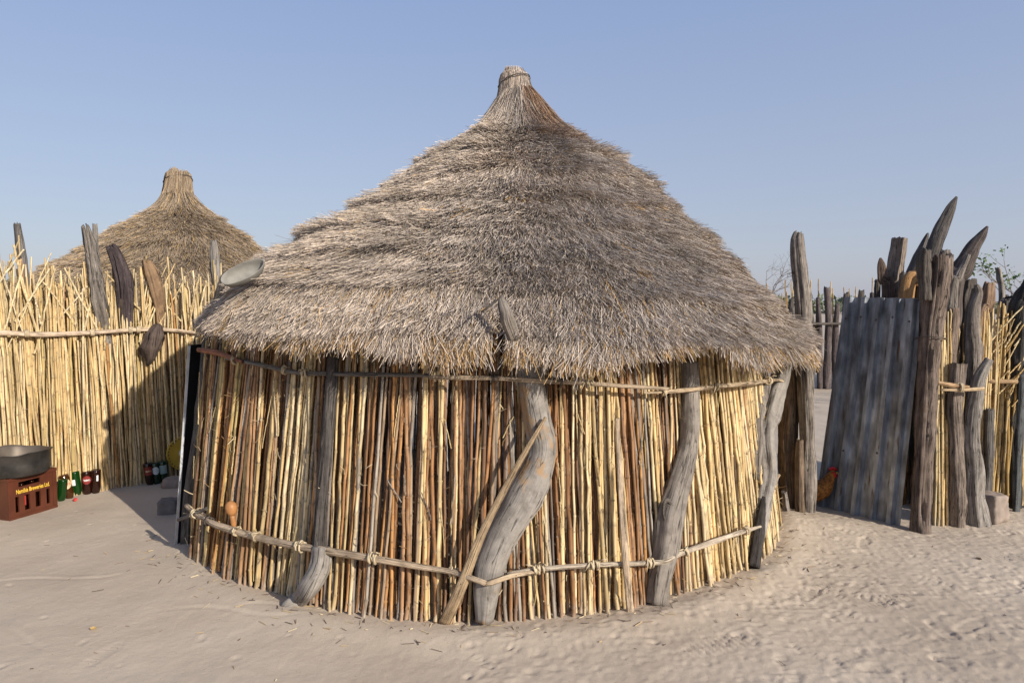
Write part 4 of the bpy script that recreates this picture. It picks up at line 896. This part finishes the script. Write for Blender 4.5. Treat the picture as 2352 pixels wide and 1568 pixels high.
# ------------------------------------------------------------------ trees
def bare_tree(name, base, h, spread, label, seed, leaves=None, lc=1, rmul=1.0, depth=5):
    r_ = random.Random(seed); t = empty(name, base, label, 'tree'); bm = bmesh.new(); tips = []
    def grow(p, d, L, r, k):
        q = p + d * L; mid = p.lerp(q, 0.5) + Vector((r_.uniform(-1, 1), r_.uniform(-1, 1), r_.uniform(-1, 1))) * L * 0.08
        bm.from_mesh(tube([p, mid, q], [r, r * 0.8, r * 0.6], 5 if k > 1 else 8, L / 3)) if k else None
        if k == 0: tr = link('trunk', tube([p, mid, q], [r * 1.2, r, r * 0.7], 10, 0.1, 0.15, 0.2, seed), t, M_WOOD); setcol(tr, GREY)
        if k >= depth: tips.append((q, d)); return
        for c in range(r_.choice((2, 3, 3))):
            nd = (d + Vector((r_.gauss(0, 1), r_.gauss(0, 1), r_.gauss(0.15, 0.6))) * spread).normalized(); grow(q if r_.random() < 0.7 else mid, nd, L * r_.uniform(0.6, 0.85), r * 0.58, k + 1)
    grow(Vector(base), Vector((0.05, 0, 1)), h * 0.33, 0.03 * h * rmul, 0)
    me = bpy.data.meshes.new('branches'); bm.to_mesh(me); bm.free(); setcol(link('branches', me, t, M_WOOD), (0.22, 0.17, 0.13))
    if leaves:
        V = []; F = []
        for (q, d) in tips:
            for c in range(lc):
                o = q + Vector((r_.gauss(0, 0.045), r_.gauss(0, 0.045), r_.gauss(0, 0.04))); a = Vector((r_.gauss(0, 1), r_.gauss(0, 1), r_.gauss(0, 0.7))).normalized(); b_ = a.cross(Vector((r_.gauss(0, 1), r_.gauss(0, 1), 1))).normalized(); s = r_.uniform(0.02, 0.04)
                i = len(V); V += [o - a * s, o + b_ * s * 0.45, o + a * s, o - b_ * s * 0.45]; F.append((i, i + 1, i + 2, i + 3))
        tag(link('crown', mesh('crown', V, F, False), t, leaves), None, None, None, 'stuff')
    return t
bare_tree('bare_tree', (4.75, 14.5, 0), 3.0, 0.62, 'leafless twiggy shrub behind the right slope of the big roof', 3, None, 1, 0.5, 6)
M_LEAF = leaf_mat('leaf', (0.05, 0.10, 0.025), (0.13, 0.19, 0.05))
bare_tree('leafy_tree', (8.0, 8.8, 0), 3.0, 0.55, 'green leafed tree whose twigs reach in at the right edge', 12, M_LEAF, 12, 0.6, 5)
# far bush line: one mass on the horizon
rg = np.random.default_rng(3); n = 9000
bx = rg.uniform(-140, 150, n); by = 105 + rg.uniform(-6, 12, n); hh = np.interp(bx, [-90, -40, 20, 60], [4.6, 3.2, 1.6, 1.2]) + 2.2 * fbm(bx * 0.11, by * 0, 3, 4) ** 1.5; bz = rg.random(n) * hh
d = rg.normal(size=(n, 3)); d /= np.linalg.norm(d, axis=1, keepdims=True); e = np.cross(d, rg.normal(size=(n, 3))); e /= np.linalg.norm(e, axis=1, keepdims=True); o = np.stack([bx, by, bz], -1)
V = np.stack([o - d * 0.5, o + e * 0.35, o + d * 0.5, o - e * 0.35], 1).reshape(-1, 3); F = np.arange(n * 4).reshape(-1, 4)
tag(link('distant_bushes', np_mesh('distant_bushes', V, F), None, leaf_mat('far_leaf', (0.10, 0.12, 0.07), (0.17, 0.19, 0.12))), 'far hazy line of low bushes on the horizon', 'bushes', None, 'stuff')

# ------------------------------------------------------------------ things in the yard
# carved dish on the roof
dp, dphi_ = RF.hit(566, 632); dn = Vector(RF.nrm(np.array([dphi_]), np.array([0.8]))[0])
dish = empty('wooden_dish', dp, 'oblong pale carved dish lying on the left eave of the big roof', 'dish')
M_DISH = plain('bleached_dish', (0.235, 0.222, 0.195), 0.75, 0, 0.25, 14, 0.25, 0.15)
a_, b_, h_ = 0.135, 0.062, 0.075
prof = [(0.02, 0.0), (0.55, 0.004), (0.82, 0.022), (0.96, 0.055), (1.0, 0.078), (0.99, 0.084), (0.955, 0.080), (0.90, 0.056), (0.74, 0.030), (0.45, 0.016), (0.02, 0.014)]
def dfn(p, a, i): return Vector((p.x * a_ * (1 + 0.03 * math.cos(3 * a)), p.y * b_ * (1 + 0.06 * math.cos(2 * a + 1)), p.z))
me = lathe(prof, 36, dfn); lx = (P(612, 604, dp.y + 0.02) - P(524, 646, dp.y - 0.05)); lx = (lx - dn * lx.dot(dn)).normalized(); zz = (dn + Vector((0.45, -0.85, 0.0))).normalized(); lx = (lx - zz * lx.dot(zz)).normalized(); ly = zz.cross(lx)
me.transform(Matrix(((lx.x, ly.x, zz.x, dp.x + 0.04), (lx.y, ly.y, zz.y, dp.y - 0.10), (lx.z, ly.z, zz.z, dp.z - 0.03), (0, 0, 0, 1))))
link('bowl', me, dish, M_DISH)

# gourd ladle stuck in the reeds
lp = W(531, 1166, 0.05)
ladle = empty('gourd_ladle', lp, 'small brown gourd ladle stuck upright behind the lower rail on the left', 'ladle')
M_GOURD = plain('gourd', (0.36, 0.165, 0.06), 0.45, 0, 0.25, 20)
def gf(p, a, i): return p + Vector((0, 0, 0))
me = lathe([(0.001, 0.042), (0.016, 0.038), (0.029, 0.024), (0.034, 0.004), (0.031, -0.018), (0.022, -0.036), (0.013, -0.046), (0.001, -0.046)], 24); me.transform(Matrix.Translation(lp) @ Matrix.Rotation(R(-8), 4, 'Y')); link('gourd_bowl', me, ladle, M_GOURD)
link('gourd_handle', tube([lp + Vector((0.002, 0, -0.035)), lp + Vector((0.012, 0.0, -0.09)), lp + Vector((0.006, 0.01, -0.16))], [0.014, 0.017, 0.012], 12, 0.02), ladle, M_GOURD)

# sticks leaning on the wall
def stick(name, pix, offs, rad, col, label, flat, mat=M_CANE, split=0):
    pts = [W(x, y, o_) if y < 1395 else G(x, y, 0.0) for (x, y), o_ in zip(pix, offs)]
    o_ = link(name, tube(pts, rad, 10, 0.03, 0.10, 0.1, rnd.uniform(0, 50), 0.02, flat), None, mat); setcol(o_, col); return tag(o_, label, 'stick', None)
stick('cane_stick', [(1020, 1432), (1060, 1345), (1110, 1220), (1180, 1085), (1256, 953)], [0.1, 0.14, 0.14, 0.155, 0.165], [0.034, 0.030, 0.021, 0.018, 0.008], (0.40, 0.29, 0.175), 'split cane slanting across the bent middle post', 0.45)
stick('wooden_lath', [(1449, 1412), (1438, 1290), (1428, 1150), (1420, 1020), (1418, 955)], [0.13, 0.135, 0.10, 0.06, 0.045], [0.022, 0.020, 0.017, 0.015, 0.012], (0.50, 0.385, 0.27), 'pale flat lath leaning upright against the yellow reeds', 0.4)

# beer crate, basin, bottles
cA = G(22, 1199, 0.0); cB = G(131, 1166, 0.0); cu = (cB - cA).normalized(); CL = (cB - cA).length; cn = Vector((cu.y, -cu.x, 0))   # cn points out of the lettered side
M_CRATE = plain('crate_plastic', (0.090, 0.026, 0.013), 0.42, 0, 0.18, 9, 0.4, 0.05); M_LET = plain('crate_lettering', (0.78, 0.50, 0.06), 0.6, 0, 0.1, 40)
CH = 0.325; CW = 0.30; th = 0.014
crate = empty('beer_crate', cA, 'dark red-brown plastic crate with yellow lettering under the basin', 'crate')
cm = Matrix(((cu.x, -cn.x, 0, cA.x), (cu.y, -cn.y, 0, cA.y), (0, 0, 1, 0.0), (0, 0, 0, 1)))      # local x along side, y inwards, z up
def panel(us, vs, holes):
    bx_ = []
    for i in range(len(us) - 1):
        for j in range(len(vs) - 1):
            if (i, j) not in holes: bx_.append((us[i], 0, vs[j], us[i + 1], th, vs[j + 1]))
    return box_mesh(bx_)
f = lambda *a: [x * CL for x in a]
us = f(0.0, 0.11, 0.17, 0.27, 0.36, 0.43, 0.52, 0.60, 0.64, 0.70, 0.76, 0.84, 0.91, 1.0)
us = f(0.0, 0.14, 0.20, 0.315, 0.34, 0.44, 0.535, 0.66, 0.70, 0.785, 0.86, 1.0); vs = [0.0, 0.055, 0.155, 0.21, 0.262, 0.29, CH]
holes = {(1, 1), (3, 1), (3, 2), (4, 1), (6, 1), (7, 1), (9, 1)}
holes = {(1, 1), (3, 1), (6, 1), (6, 1), (9, 1)}
vs = [0.0, 0.058, 0.178, 0.248, 0.285, CH]; us = f(0.0, 0.13, 0.205, 0.32, 0.43, 0.545, 0.655, 0.78, 0.855, 1.0)
holes = {(1, 1), (3, 1), (5, 1), (7, 1), (2, 3), (3, 3), (4, 3), (5, 3)}
sp = link('side_panel', panel(us, vs, holes), crate, M_CRATE); sp.data.transform(cm)
for (mm, ln_) in ((Matrix.Translation((0, CW, 0)) @ Matrix.Rotation(0, 4, 'Z'), CL),):
    o = link('side_panel', panel(us, vs, holes), crate, M_CRATE); o.data.transform(cm @ Matrix.Translation((0, CW - th, 0)))
us2 = [0.0, 0.09, 0.21, CW - 2 * th]; 
for x0 in (0, CL):
    o = link('end_panel', panel(us2, [0, 0.24, 0.29, CH], {(1, 1)}), crate, M_CRATE); o.data.transform(cm @ Matrix.Translation((x0 + (th if x0 == 0 else 0), th, 0)) @ Matrix.Rotation(R(90), 4, 'Z'))
o = link('base', box_mesh([(th, th, 0.004, CL - th, CW - th, 0.016)]), crate, M_CRATE); o.data.transform(cm)
rim = [(-0.006, -0.006, CH - 0.02, CL + 0.006, -0.0005, CH + 0.004), (-0.006, CW + 0.0005, CH - 0.02, CL + 0.006, CW + 0.006, CH + 0.004), (-0.006, 0, CH - 0.02, -0.0005, CW, CH + 0.004), (CL + 0.0005, 0, CH - 0.02, CL + 0.006, CW, CH + 0.004)]
o = link('rim', box_mesh(rim, 0.0015), crate, M_CRATE); o.data.transform(cm)
o = link('foot_band', box_mesh([(-0.005, -0.005, 0.0, CL + 0.005, -0.0005, 0.030)], 0.0015), crate, M_CRATE); o.data.transform(cm)
for x0 in (-0.004, CL - 0.028):
    o = link('corner_rib', box_mesh([(x0, -0.0045, 0.032, x0 + 0.032, -0.0005, CH - 0.022)], 0.0015), crate, M_CRATE); o.data.transform(cm)
def text_mesh(s, size, ext=0.0004):
    cu_ = bpy.data.curves.new('t', 'FONT'); cu_.body = s; cu_.size = size; cu_.extrude = ext; cu_.align_x = 'CENTER'; cu_.align_y = 'CENTER'; cu_.offset = 0.0006
    to = bpy.data.objects.new('t', cu_); C.objects.link(to); bpy.context.view_layer.update()
    me = bpy.data.meshes.new_from_object(to.evaluated_get(bpy.context.evaluated_depsgraph_get())); bpy.data.objects.remove(to); me.materials.clear(); return me
me = text_mesh('Namibia Breweries Ltd.', 0.047); w_ = max(v.co.x for v in me.vertices) - min(v.co.x for v in me.vertices)
me.transform(cm @ Matrix.Translation((CL * 0.50, -0.002, 0.213)) @ Matrix.Rotation(R(90), 4, 'X') @ Matrix.Diagonal((CL * 0.70 / w_, 1, 1, 1)))
link('lettering', me, crate, M_LET)

pc = cm @ Vector((CL * 0.44, CW * 0.42, CH + 0.006))
M_POT = plain('sooty_basin', (0.055, 0.050, 0.045), 0.55, 0.5, 0.5, 10, 0.4, 0.1); M_POTI = plain('basin_inside', (0.13, 0.105, 0.082), 0.5, 0.5, 0.35, 8)
basin = empty('cooking_basin', pc, 'dented sooty metal basin standing on the brown crate', 'basin')
def pfn(p, a, i): return p + Vector((0, 0, p.z * 0.05 * math.cos(2 * a + 0.8) + (0.012 * mnoise.noise(Vector((math.cos(a) * 2, math.sin(a) * 2, 7))) if p.z > 0.1 else 0))) + Vector((math.cos(a), math.sin(a), 0)) * (0.010 * mnoise.noise(Vector((math.cos(a) * 1.6, math.sin(a) * 1.6, p.z * 6))))
o = link('basin_wall', lathe([(0.001, 0), (0.205, 0), (0.214, 0.010), (0.218, 0.08), (0.220, 0.158), (0.232, 0.168), (0.235, 0.171), (0.231, 0.174)], 48, pfn), basin, M_POT); o.data.transform(Matrix.Translation(pc))
o = link('basin_inside', lathe([(0.231, 0.174), (0.216, 0.160), (0.209, 0.08), (0.198, 0.014), (0.001, 0.012)], 48, pfn), basin, M_POTI); o.data.transform(Matrix.Translation(pc))
link('handle', tube([pc + Vector((-0.20, -0.10, 0.13)), pc + Vector((-0.25, -0.12, 0.16)), pc + Vector((-0.25, -0.06, 0.18)), pc + Vector((-0.21, -0.03, 0.16))], [0.007], 6, 0.02), basin, M_POT)

BOT = [(0.001, 0.004), (0.024, 0.0), (0.0305, 0.006), (0.031, 0.02), (0.031, 0.125), (0.029, 0.142), (0.020, 0.168), (0.0145, 0.195), (0.0135, 0.228), (0.0150, 0.230), (0.0150, 0.240), (0.001, 0.240)]
BOT_ME = {}
def bottle(loc, glass, label, lab=None, tilt=(0, 0), neck_down=True, sc=1.12, buried=0.075, words=None, face=0.0):
    o = empty('bottle', loc, label, 'bottle')
    m = Matrix.Translation(loc) @ Matrix.Rotation(tilt[0], 4, 'X') @ Matrix.Rotation(tilt[1], 4, 'Y')
    if neck_down: m = m @ Matrix.Translation((0, 0, (0.240 - buried) * sc)) @ Matrix.Rotation(PI, 4, 'X')
    m = m @ Matrix.Scale(sc, 4); me = lathe(BOT, 24); me.transform(m); link('glass_body', me, o, glass)
    if lab:
        colr, z0, z1, wd = lab[:4]; V = []; F = []; n_ = 10
        # label wraps part of the body on the side facing the camera
        loc_cam = m.inverted() @ EYEV; a0 = math.atan2(loc_cam.y, loc_cam.x) + face
        for i in range(n_ + 1):
            a = a0 + wd * (i / n_ - 0.5); k_ = 1 if len(lab) < 5 else math.sqrt(max(0.02, 1 - (2 * i / n_ - 1) ** 2)); zc = (z0 + z1) / 2; hz = (z1 - z0) / 2 * k_
            V += [Vector((0.0316 * math.cos(a), 0.0316 * math.sin(a), zc - hz)), Vector((0.0316 * math.cos(a), 0.0316 * math.sin(a), zc + hz))]
        for i in range(n_): F.append((2 * i, 2 * i + 2, 2 * i + 3, 2 * i + 1))
        me = mesh('paper_label', V, F); me.transform(m); lo = link('paper_label', me, o, colr)
        if words:
            tm = text_mesh(words[0], words[1], 0.0)
            for v in tm.vertices: a = a0 + v.co.x / 0.032; y = v.co.y + (z0 + z1) / 2; v.co = (0.0321 * math.cos(a), 0.0321 * math.sin(a), y)
            tm.transform(m); link('label_lettering', tm, lo, words[2])
    return o
G_GRN = glass_mat('green_glass', (0.008, 0.055, 0.008)); G_BRN = glass_mat('brown_glass', (0.085, 0.028, 0.006)); G_DRK = glass_mat('dark_glass', (0.030, 0.008, 0.004)); G_DG = glass_mat('dark_green_glass', (0.012, 0.045, 0.022))
L_RED = plain('label_red', (0.46, 0.045, 0.04), 0.6, 0, 0.1, 30); L_WHT = plain('label_white', (0.72, 0.72, 0.70), 0.6, 0, 0.06, 30); L_CRM = plain('label_cream', (0.62, 0.46, 0.26), 0.6, 0, 0.2, 40); L_DRED = plain('label_maroon', (0.20, 0.025, 0.02), 0.5, 0, 0.2, 40)
def on(x, y): p = G(x, y, 0) + FLN * 0.055; p.z = gz(p.x, p.y) + 0.002; return p
def by_fence(x, off=0.12): p = FP(x, 1100, off); p.z = gz(p.x, p.y) + 0.002; return p
bottle(on(138, 1148), G_GRN, 'green bottle half hidden behind the crate corner', None, (0, 0.12))
bottle(on(158, 1142), G_BRN, 'tilted amber bottle with round red and cream label', (L_CRM, 0.030, 0.098, 2.3, 1), (0.05, -0.22), True, 1.25, 0.075, ('TAFEL', 0.022, L_RED))
bottle(on(175, 1134), G_GRN, 'bright green bottle with small white label standing upside down', (L_WHT, 0.055, 0.095, 0.8), (0.02, -0.08), True, 1.25, 0.075, None, 0.5)
bottle(on(198, 1133), G_DRK, 'dark brown bottle with red label, left of the shadowed pair', (L_DRED, 0.030, 0.090, 1.9, 1), (0, -0.02), True, 1.2, 0.075, ('TAFEL', 0.017, L_WHT))
bottle(on(217, 1131), G_DRK, 'dark brown bottle with narrow white strip label at the shadow edge', (L_WHT, 0.035, 0.075, 0.35), (0.02, 0.05), True, 1.25, 0.075, None, -0.3)
bottle(by_fence(345), G_DRK, 'brown bottle in the shade, left of three by the fence', (L_DRED, 0.03, 0.09, 1.8), (0.0, -0.12), True, 1.2, 0.075, ('TAFEL', 0.017, L_CRM))
bottle(by_fence(361), G_DG, 'dark green bottle in the shade, middle of three by the fence', (plain('label_grey', (0.42, 0.47, 0.46), 0.6), 0.03, 0.09, 1.8, 1), (0, -0.1), True, 1.15, 0.075)
bottle(by_fence(378), G_DG, 'dark green bottle in the shade, right of three by the fence', (plain('label_green', (0.20, 0.27, 0.25), 0.6), 0.03, 0.095, 1.8), (0, -0.08), True, 1.2, 0.075)
for k, (u, lab, w_) in enumerate(((0.375, (L_RED, 0.07, 0.15, 2.2), 'black bottle with red label showing through the second crate slot'), (0.60, None, 'dark bottle seen through the third crate slot'), (0.165, None, 'dark bottle seen through the first crate slot'))):
    bottle(cm @ Vector((u * CL, 0.062, 0.018)), G_DRK, w_, lab, (0, 0), False, 1.0)
cap = link('crown_cork', lathe([(0.001, 0.006), (0.012, 0.006), (0.015, 0.003), (0.017, -0.002)], 18), None, L_RED); cap.data.transform(Matrix.Translation(on(170, 1150) + Vector((0, 0, 0.014))) @ Matrix.Rotation(R(55), 4, 'X')); cap.data.transform(Matrix.Identity(4)); tag(cap, 'red bottle cap lying in the sand before the bottles', 'cap')

# yellow disc against the fence
yc = FP(424, 1040, 0.07)
disc = empty('yellow_disc', yc, 'round yellow plate with dark hub leaning on the fence behind the door', 'plate')
M_YEL = plain('yellow_paint', (0.52, 0.33, 0.04), 0.5, 0.1, 0.15, 12); M_HUB = plain('hub', (0.03, 0.035, 0.045), 0.5); M_HUBR = plain('hub_ring', (0.45, 0.47, 0.46), 0.4, 0.5)
fm = Matrix(((FLD.x, 0, FLN.x, yc.x), (FLD.y, 0, FLN.y, yc.y), (0, 1, 0, yc.z), (0, 0, 0, 1))) @ Matrix.Rotation(R(-8), 4, 'X')
for nm, prof, mt in (('plate', [(0.155, -0.01), (0.160, 0.0), (0.155, 0.008), (0.148, 0.004), (0.05, 0.006)], M_YEL), ('hub_ring', [(0.052, 0.003), (0.046, 0.016), (0.030, 0.013)], M_HUBR), ('hub', [(0.032, 0.010), (0.018, 0.006), (0.001, 0.006)], M_HUB)):
    o = link(nm, lathe(prof, 32), disc, mt); o.data.transform(fm)
bx_ = []
for k in range(30):
    a = 2 * PI * k / 30; o = link('rim_mark', box_mesh([(0.136, -0.005, 0.0055, 0.146, 0.005, 0.0085)]), disc, M_HUB); o.data.transform(fm @ Matrix.Rotation(a, 4, 'Z'))

# stones
def rock(name, p, size, seed, mat, label, cat, rz=0.0, boxy=0.5, sub=4, tilt=0.0):
    bm = bmesh.new(); bmesh.ops.create_icosphere(bm, subdivisions=sub, radius=1)
    for v in bm.verts:
        c = v.co.normalized(); m_ = max(abs(c.x), abs(c.y), abs(c.z)); q = c.lerp(c / m_ * 0.86, boxy)
        q *= 1 + 0.10 * mnoise.noise(q * 1.7 + Vector((seed, 0, 0))) + 0.035 * mnoise.noise(q * 6 + Vector((0, seed, 0)))
        v.co = Vector((q.x * size[0], q.y * size[1], q.z * size[2]))
    me = bpy.data.meshes.new(name); bm.to_mesh(me); bm.free(); me.polygons.foreach_set('use_smooth', [True] * len(me.polygons))
    me.transform(Matrix.Translation(p + Vector((0, 0, size[2] * 0.84))) @ Matrix.Rotation(rz, 4, 'Z') @ Matrix.Rotation(tilt, 4, 'Y')); return tag(link(name, me, None, mat), label, cat)
M_STONE = plain('stone', (0.27, 0.215, 0.175), 0.9, 0, 0.22, 16, 0.2, 0.4); M_STONE2 = plain('dark_stone', (0.17, 0.15, 0.135), 0.9, 0, 0.25, 14, 0.2, 0.4)
sp_ = G(2291, 1200, 0) + Vector((0, 0.08, -0.01)); rock('stone_block', sp_, (0.098, 0.10, 0.125), 4, M_STONE, 'squarish worn stone block standing by the gnarled right post', 'stone', R(24), 0.97)
rock('stone', G(398, 1120, 0) + Vector((0.02, 0, -0.02)), (0.12, 0.10, 0.07), 9, M_STONE, 'rounded stone half buried in the shade by the door', 'stone', 0.3, 0.3)
rock('stone_block', G(386, 1182, 0) + Vector((0.0, 0.02, -0.01)), (0.085, 0.08, 0.075), 14, M_STONE2, 'dark broken block in the shadow left of the door', 'block', 0.2, 0.8)
rock('stone', G(414, 1078, 0) + Vector((0.02, 0.02, -0.03)), (0.10, 0.10, 0.10), 21, M_STONE, 'pale lump of stone below the yellow plate', 'stone', 0.3, 0.3)

# ------------------------------------------------------------------ hen looking round the gate post
def hen(p, yaw):
    root = empty('hen', p, 'russet hen with red comb peering out from behind the gate post', 'hen')
    m = Matrix.Translation(p) @ Matrix.Rotation(yaw, 4, 'Z')
    M_F = plain('hen_feathers', (0.235, 0.095, 0.022), 0.75, 0, 0.65, 55, 0.2, 0.35); M_T = plain('hen_tail', (0.05, 0.025, 0.012), 0.7, 0, 0.4, 30); M_R = plain('hen_comb', (0.42, 0.012, 0.018), 0.5, 0, 0.25, 40); M_B = plain('hen_beak', (0.62, 0.42, 0.12), 0.4); M_L = plain('hen_leg', (0.45, 0.33, 0.12), 0.6); M_E = plain('hen_eye', (0.02, 0.01, 0.005), 0.1, 0, 0.1, 10, 0.6)
    path = [(-0.17, 0, 0.235), (-0.12, 0, 0.205), (-0.05, 0, 0.175), (0.03, 0, 0.175), (0.085, 0, 0.205), (0.118, 0, 0.255), (0.138, 0, 0.300), (0.155, 0, 0.325), (0.172, 0, 0.328)]
    me = tube([Vector(q) for q in path], [0.012, 0.055, 0.082, 0.086, 0.072, 0.046, 0.033, 0.029, 0.012], 20, 0.012, 0.05, 0, 3); me.transform(m); link('body', me, root, M_F)
    for s in (-1, 1):
        V = []; F = []
        me = lathe([(0.001, 0.022), (0.5, 0.018), (0.85, 0.008), (1.0, 0.0)], 18); me.transform(m @ Matrix.Translation((-0.03, s * 0.068, 0.185)) @ Matrix.Rotation(R(-18), 4, 'Y') @ Matrix.Rotation(s * R(-90), 4, 'X') @ Matrix.Diagonal((0.095, 0.050, 1, 1))); link('wing', me, root, M_F)
        pts = [Vector((0.0, s * 0.035, 0.11)), Vector((0.005, s * 0.035, 0.07)), Vector((-0.005, s * 0.035, 0.008))]; me = tube(pts, [0.016, 0.008, 0.006], 8, 0.02); me.transform(m); lg = link('leg', me, root, M_L)
        for t_ in (-0.5, 0, 0.5, PI):
            me = tube([Vector((-0.005, s * 0.035, 0.008)), Vector((-0.005 + 0.045 * math.cos(t_), s * 0.035 + 0.045 * math.sin(t_), 0.005))], [0.005, 0.003], 6, 0.02); me.transform(m); link('toe', me, lg, M_L)
        me = lathe([(0.001, 0.004), (0.004, 0.003), (0.0045, 0)], 10); me.transform(m @ Matrix.Translation((0.163, s * 0.0275, 0.331)) @ Matrix.Rotation(s * R(-90), 4, 'X')); link('eye', me, root, M_E)
        me = tube([Vector((0.160, s * 0.020, 0.324)), Vector((0.150, s * 0.026, 0.318))], [0.019, 0.020], 10, 0.01, 0.1); me.transform(m); link('face_patch', me, root, M_R)
        me = tube([Vector((0.172, s * 0.010, 0.318)), Vector((0.172, s * 0.012, 0.300)), Vector((0.170, s * 0.012, 0.286))], [0.008, 0.011, 0.005], 8, 0.01, 0.1, 0, 0, 0, 0.6); me.transform(m); link('wattle', me, root, M_R)
    me = tube([Vector((0.176, 0, 0.327)), Vector((0.192, 0, 0.322)), Vector((0.200, 0, 0.314))], [0.010, 0.007, 0.001], 8, 0.006); me.transform(m); link('beak', me, root, M_B)
    bm = bmesh.new()
    for k, hgt in enumerate((0.018, 0.026, 0.028, 0.024, 0.016)):
        x = 0.178 - k * 0.012; bm.from_mesh(tube([Vector((x, 0, 0.345)), Vector((x - 0.002, 0, 0.352 + hgt * 0.5)), Vector((x - 0.006, 0, 0.350 + hgt))], [0.008, 0.006, 0.002], 6, 0.01, 0, 0, 0, 0, 0.5))
    me = bpy.data.meshes.new('comb'); bm.to_mesh(me); bm.free(); me.transform(m); link('comb', me, root, M_R)
    for k in range(7):
        a = R(35 + k * 9); me = tube([Vector((-0.13, (k - 3) * 0.008, 0.215)), Vector((-0.13 - 0.08 * math.cos(a), (k - 3) * 0.012, 0.215 + 0.08 * math.sin(a))), Vector((-0.13 - 0.15 * math.cos(a) - 0.01, (k - 3) * 0.016, 0.215 + 0.14 * math.sin(a)))], [0.014, 0.018, 0.008], 8, 0.02, 0, 0, 0, 0, 0.25); me.transform(m); link('tail_feather', me, root, M_T)
    return root
hp = P(1896, 1180, 5.44); hen(Vector((hp.x - 0.115, 5.44, gz(2.45, 5.44) - 0.03)), R(-14))

# ------------------------------------------------------------------ litter
rg = np.random.default_rng(17); n = 330
pp = []
for i in range(n):
    if i < 240:
        a = rg.uniform(R(-160), R(0)); r = wall_r(a) + abs(rg.normal(0, 0.16)) + 0.02; x = WC.x + r * math.cos(a); y = WC.y + r * math.sin(a)
    else: x = rg.uniform(-4.5, 4.5); y = rg.uniform(2.7, 5.4)
    if math.hypot(x - WC.x, y - WC.y) < wall_r(math.atan2(y - WC.y, x - WC.x)): x, y = 3.0, 4.3
    a = rg.uniform(0, 6.28); L = rg.uniform(0.012, 0.06) if i < 240 else rg.uniform(0.01, 0.035)
    i0 = min(np.searchsorted(gx, x), nx - 1); j0 = min(np.searchsorted(gy, y), ny - 1); z = Z[j0, i0] + 0.003
    pp.append((x, y, z, math.cos(a) * L / 2, math.sin(a) * L / 2))
pp = np.array(pp); c0 = pp[:, :3]; dd = np.stack([pp[:, 3], pp[:, 4], rg.normal(0, 0.003, n)], -1)
cols = np.array([(0.40, 0.29, 0.15), (0.20, 0.13, 0.08), (0.09, 0.065, 0.05), (0.55, 0.45, 0.28), (0.16, 0.11, 0.07)])[rg.integers(0, 5, n)]
side = np.cross(dd, np.array([0, 0, 1.0])); side /= np.linalg.norm(side, axis=1, keepdims=True) + 1e-9; wd = rg.uniform(0.0010, 0.0026, n)[:, None]
A = c0 - dd; B = c0 + dd; up_ = np.array([0, 0, 1.0]) * wd * 1.4
V = np.stack([A - side * wd, A + side * wd, A + up_, B - side * wd, B + side * wd, B + up_], 1).reshape(-1, 3)
b0 = (np.arange(n) * 6)[:, None]; F = np.concatenate([b0 + np.array([[0, 3, 5, 2]]), b0 + np.array([[1, 2, 5, 4]]), b0 + np.array([[0, 1, 4, 3]])], 1).reshape(-1, 4)
tag(link('straw_litter', np_mesh('straw_litter', V, F, False, np.repeat(cols[:, None], 6, 1).reshape(-1, 3)), None, M_STRAW), 'scattered straw bits and twigs on the sand round the hut', 'litter', None, 'stuff')
lf = G(216, 1449, 0); lf.z = gz(lf.x, lf.y) + 0.012
V = [lf + Vector(q) for q in ((-0.022, 0, 0.004), (-0.008, -0.012, 0.0), (0.012, -0.010, 0.003), (0.024, 0.004, 0.010), (0.006, 0.012, 0.002), (-0.010, 0.012, 0.006), (0.0, 0.0, -0.003))]
tag(link('dry_leaf', mesh('dry_leaf', V, [(0, 1, 6), (1, 2, 6), (2, 3, 6), (3, 4, 6), (4, 5, 6), (5, 0, 6)]), None, plain('dry_leaf', (0.62, 0.40, 0.14), 0.7)), 'small yellow dry leaf alone on the swept sand', 'leaf')
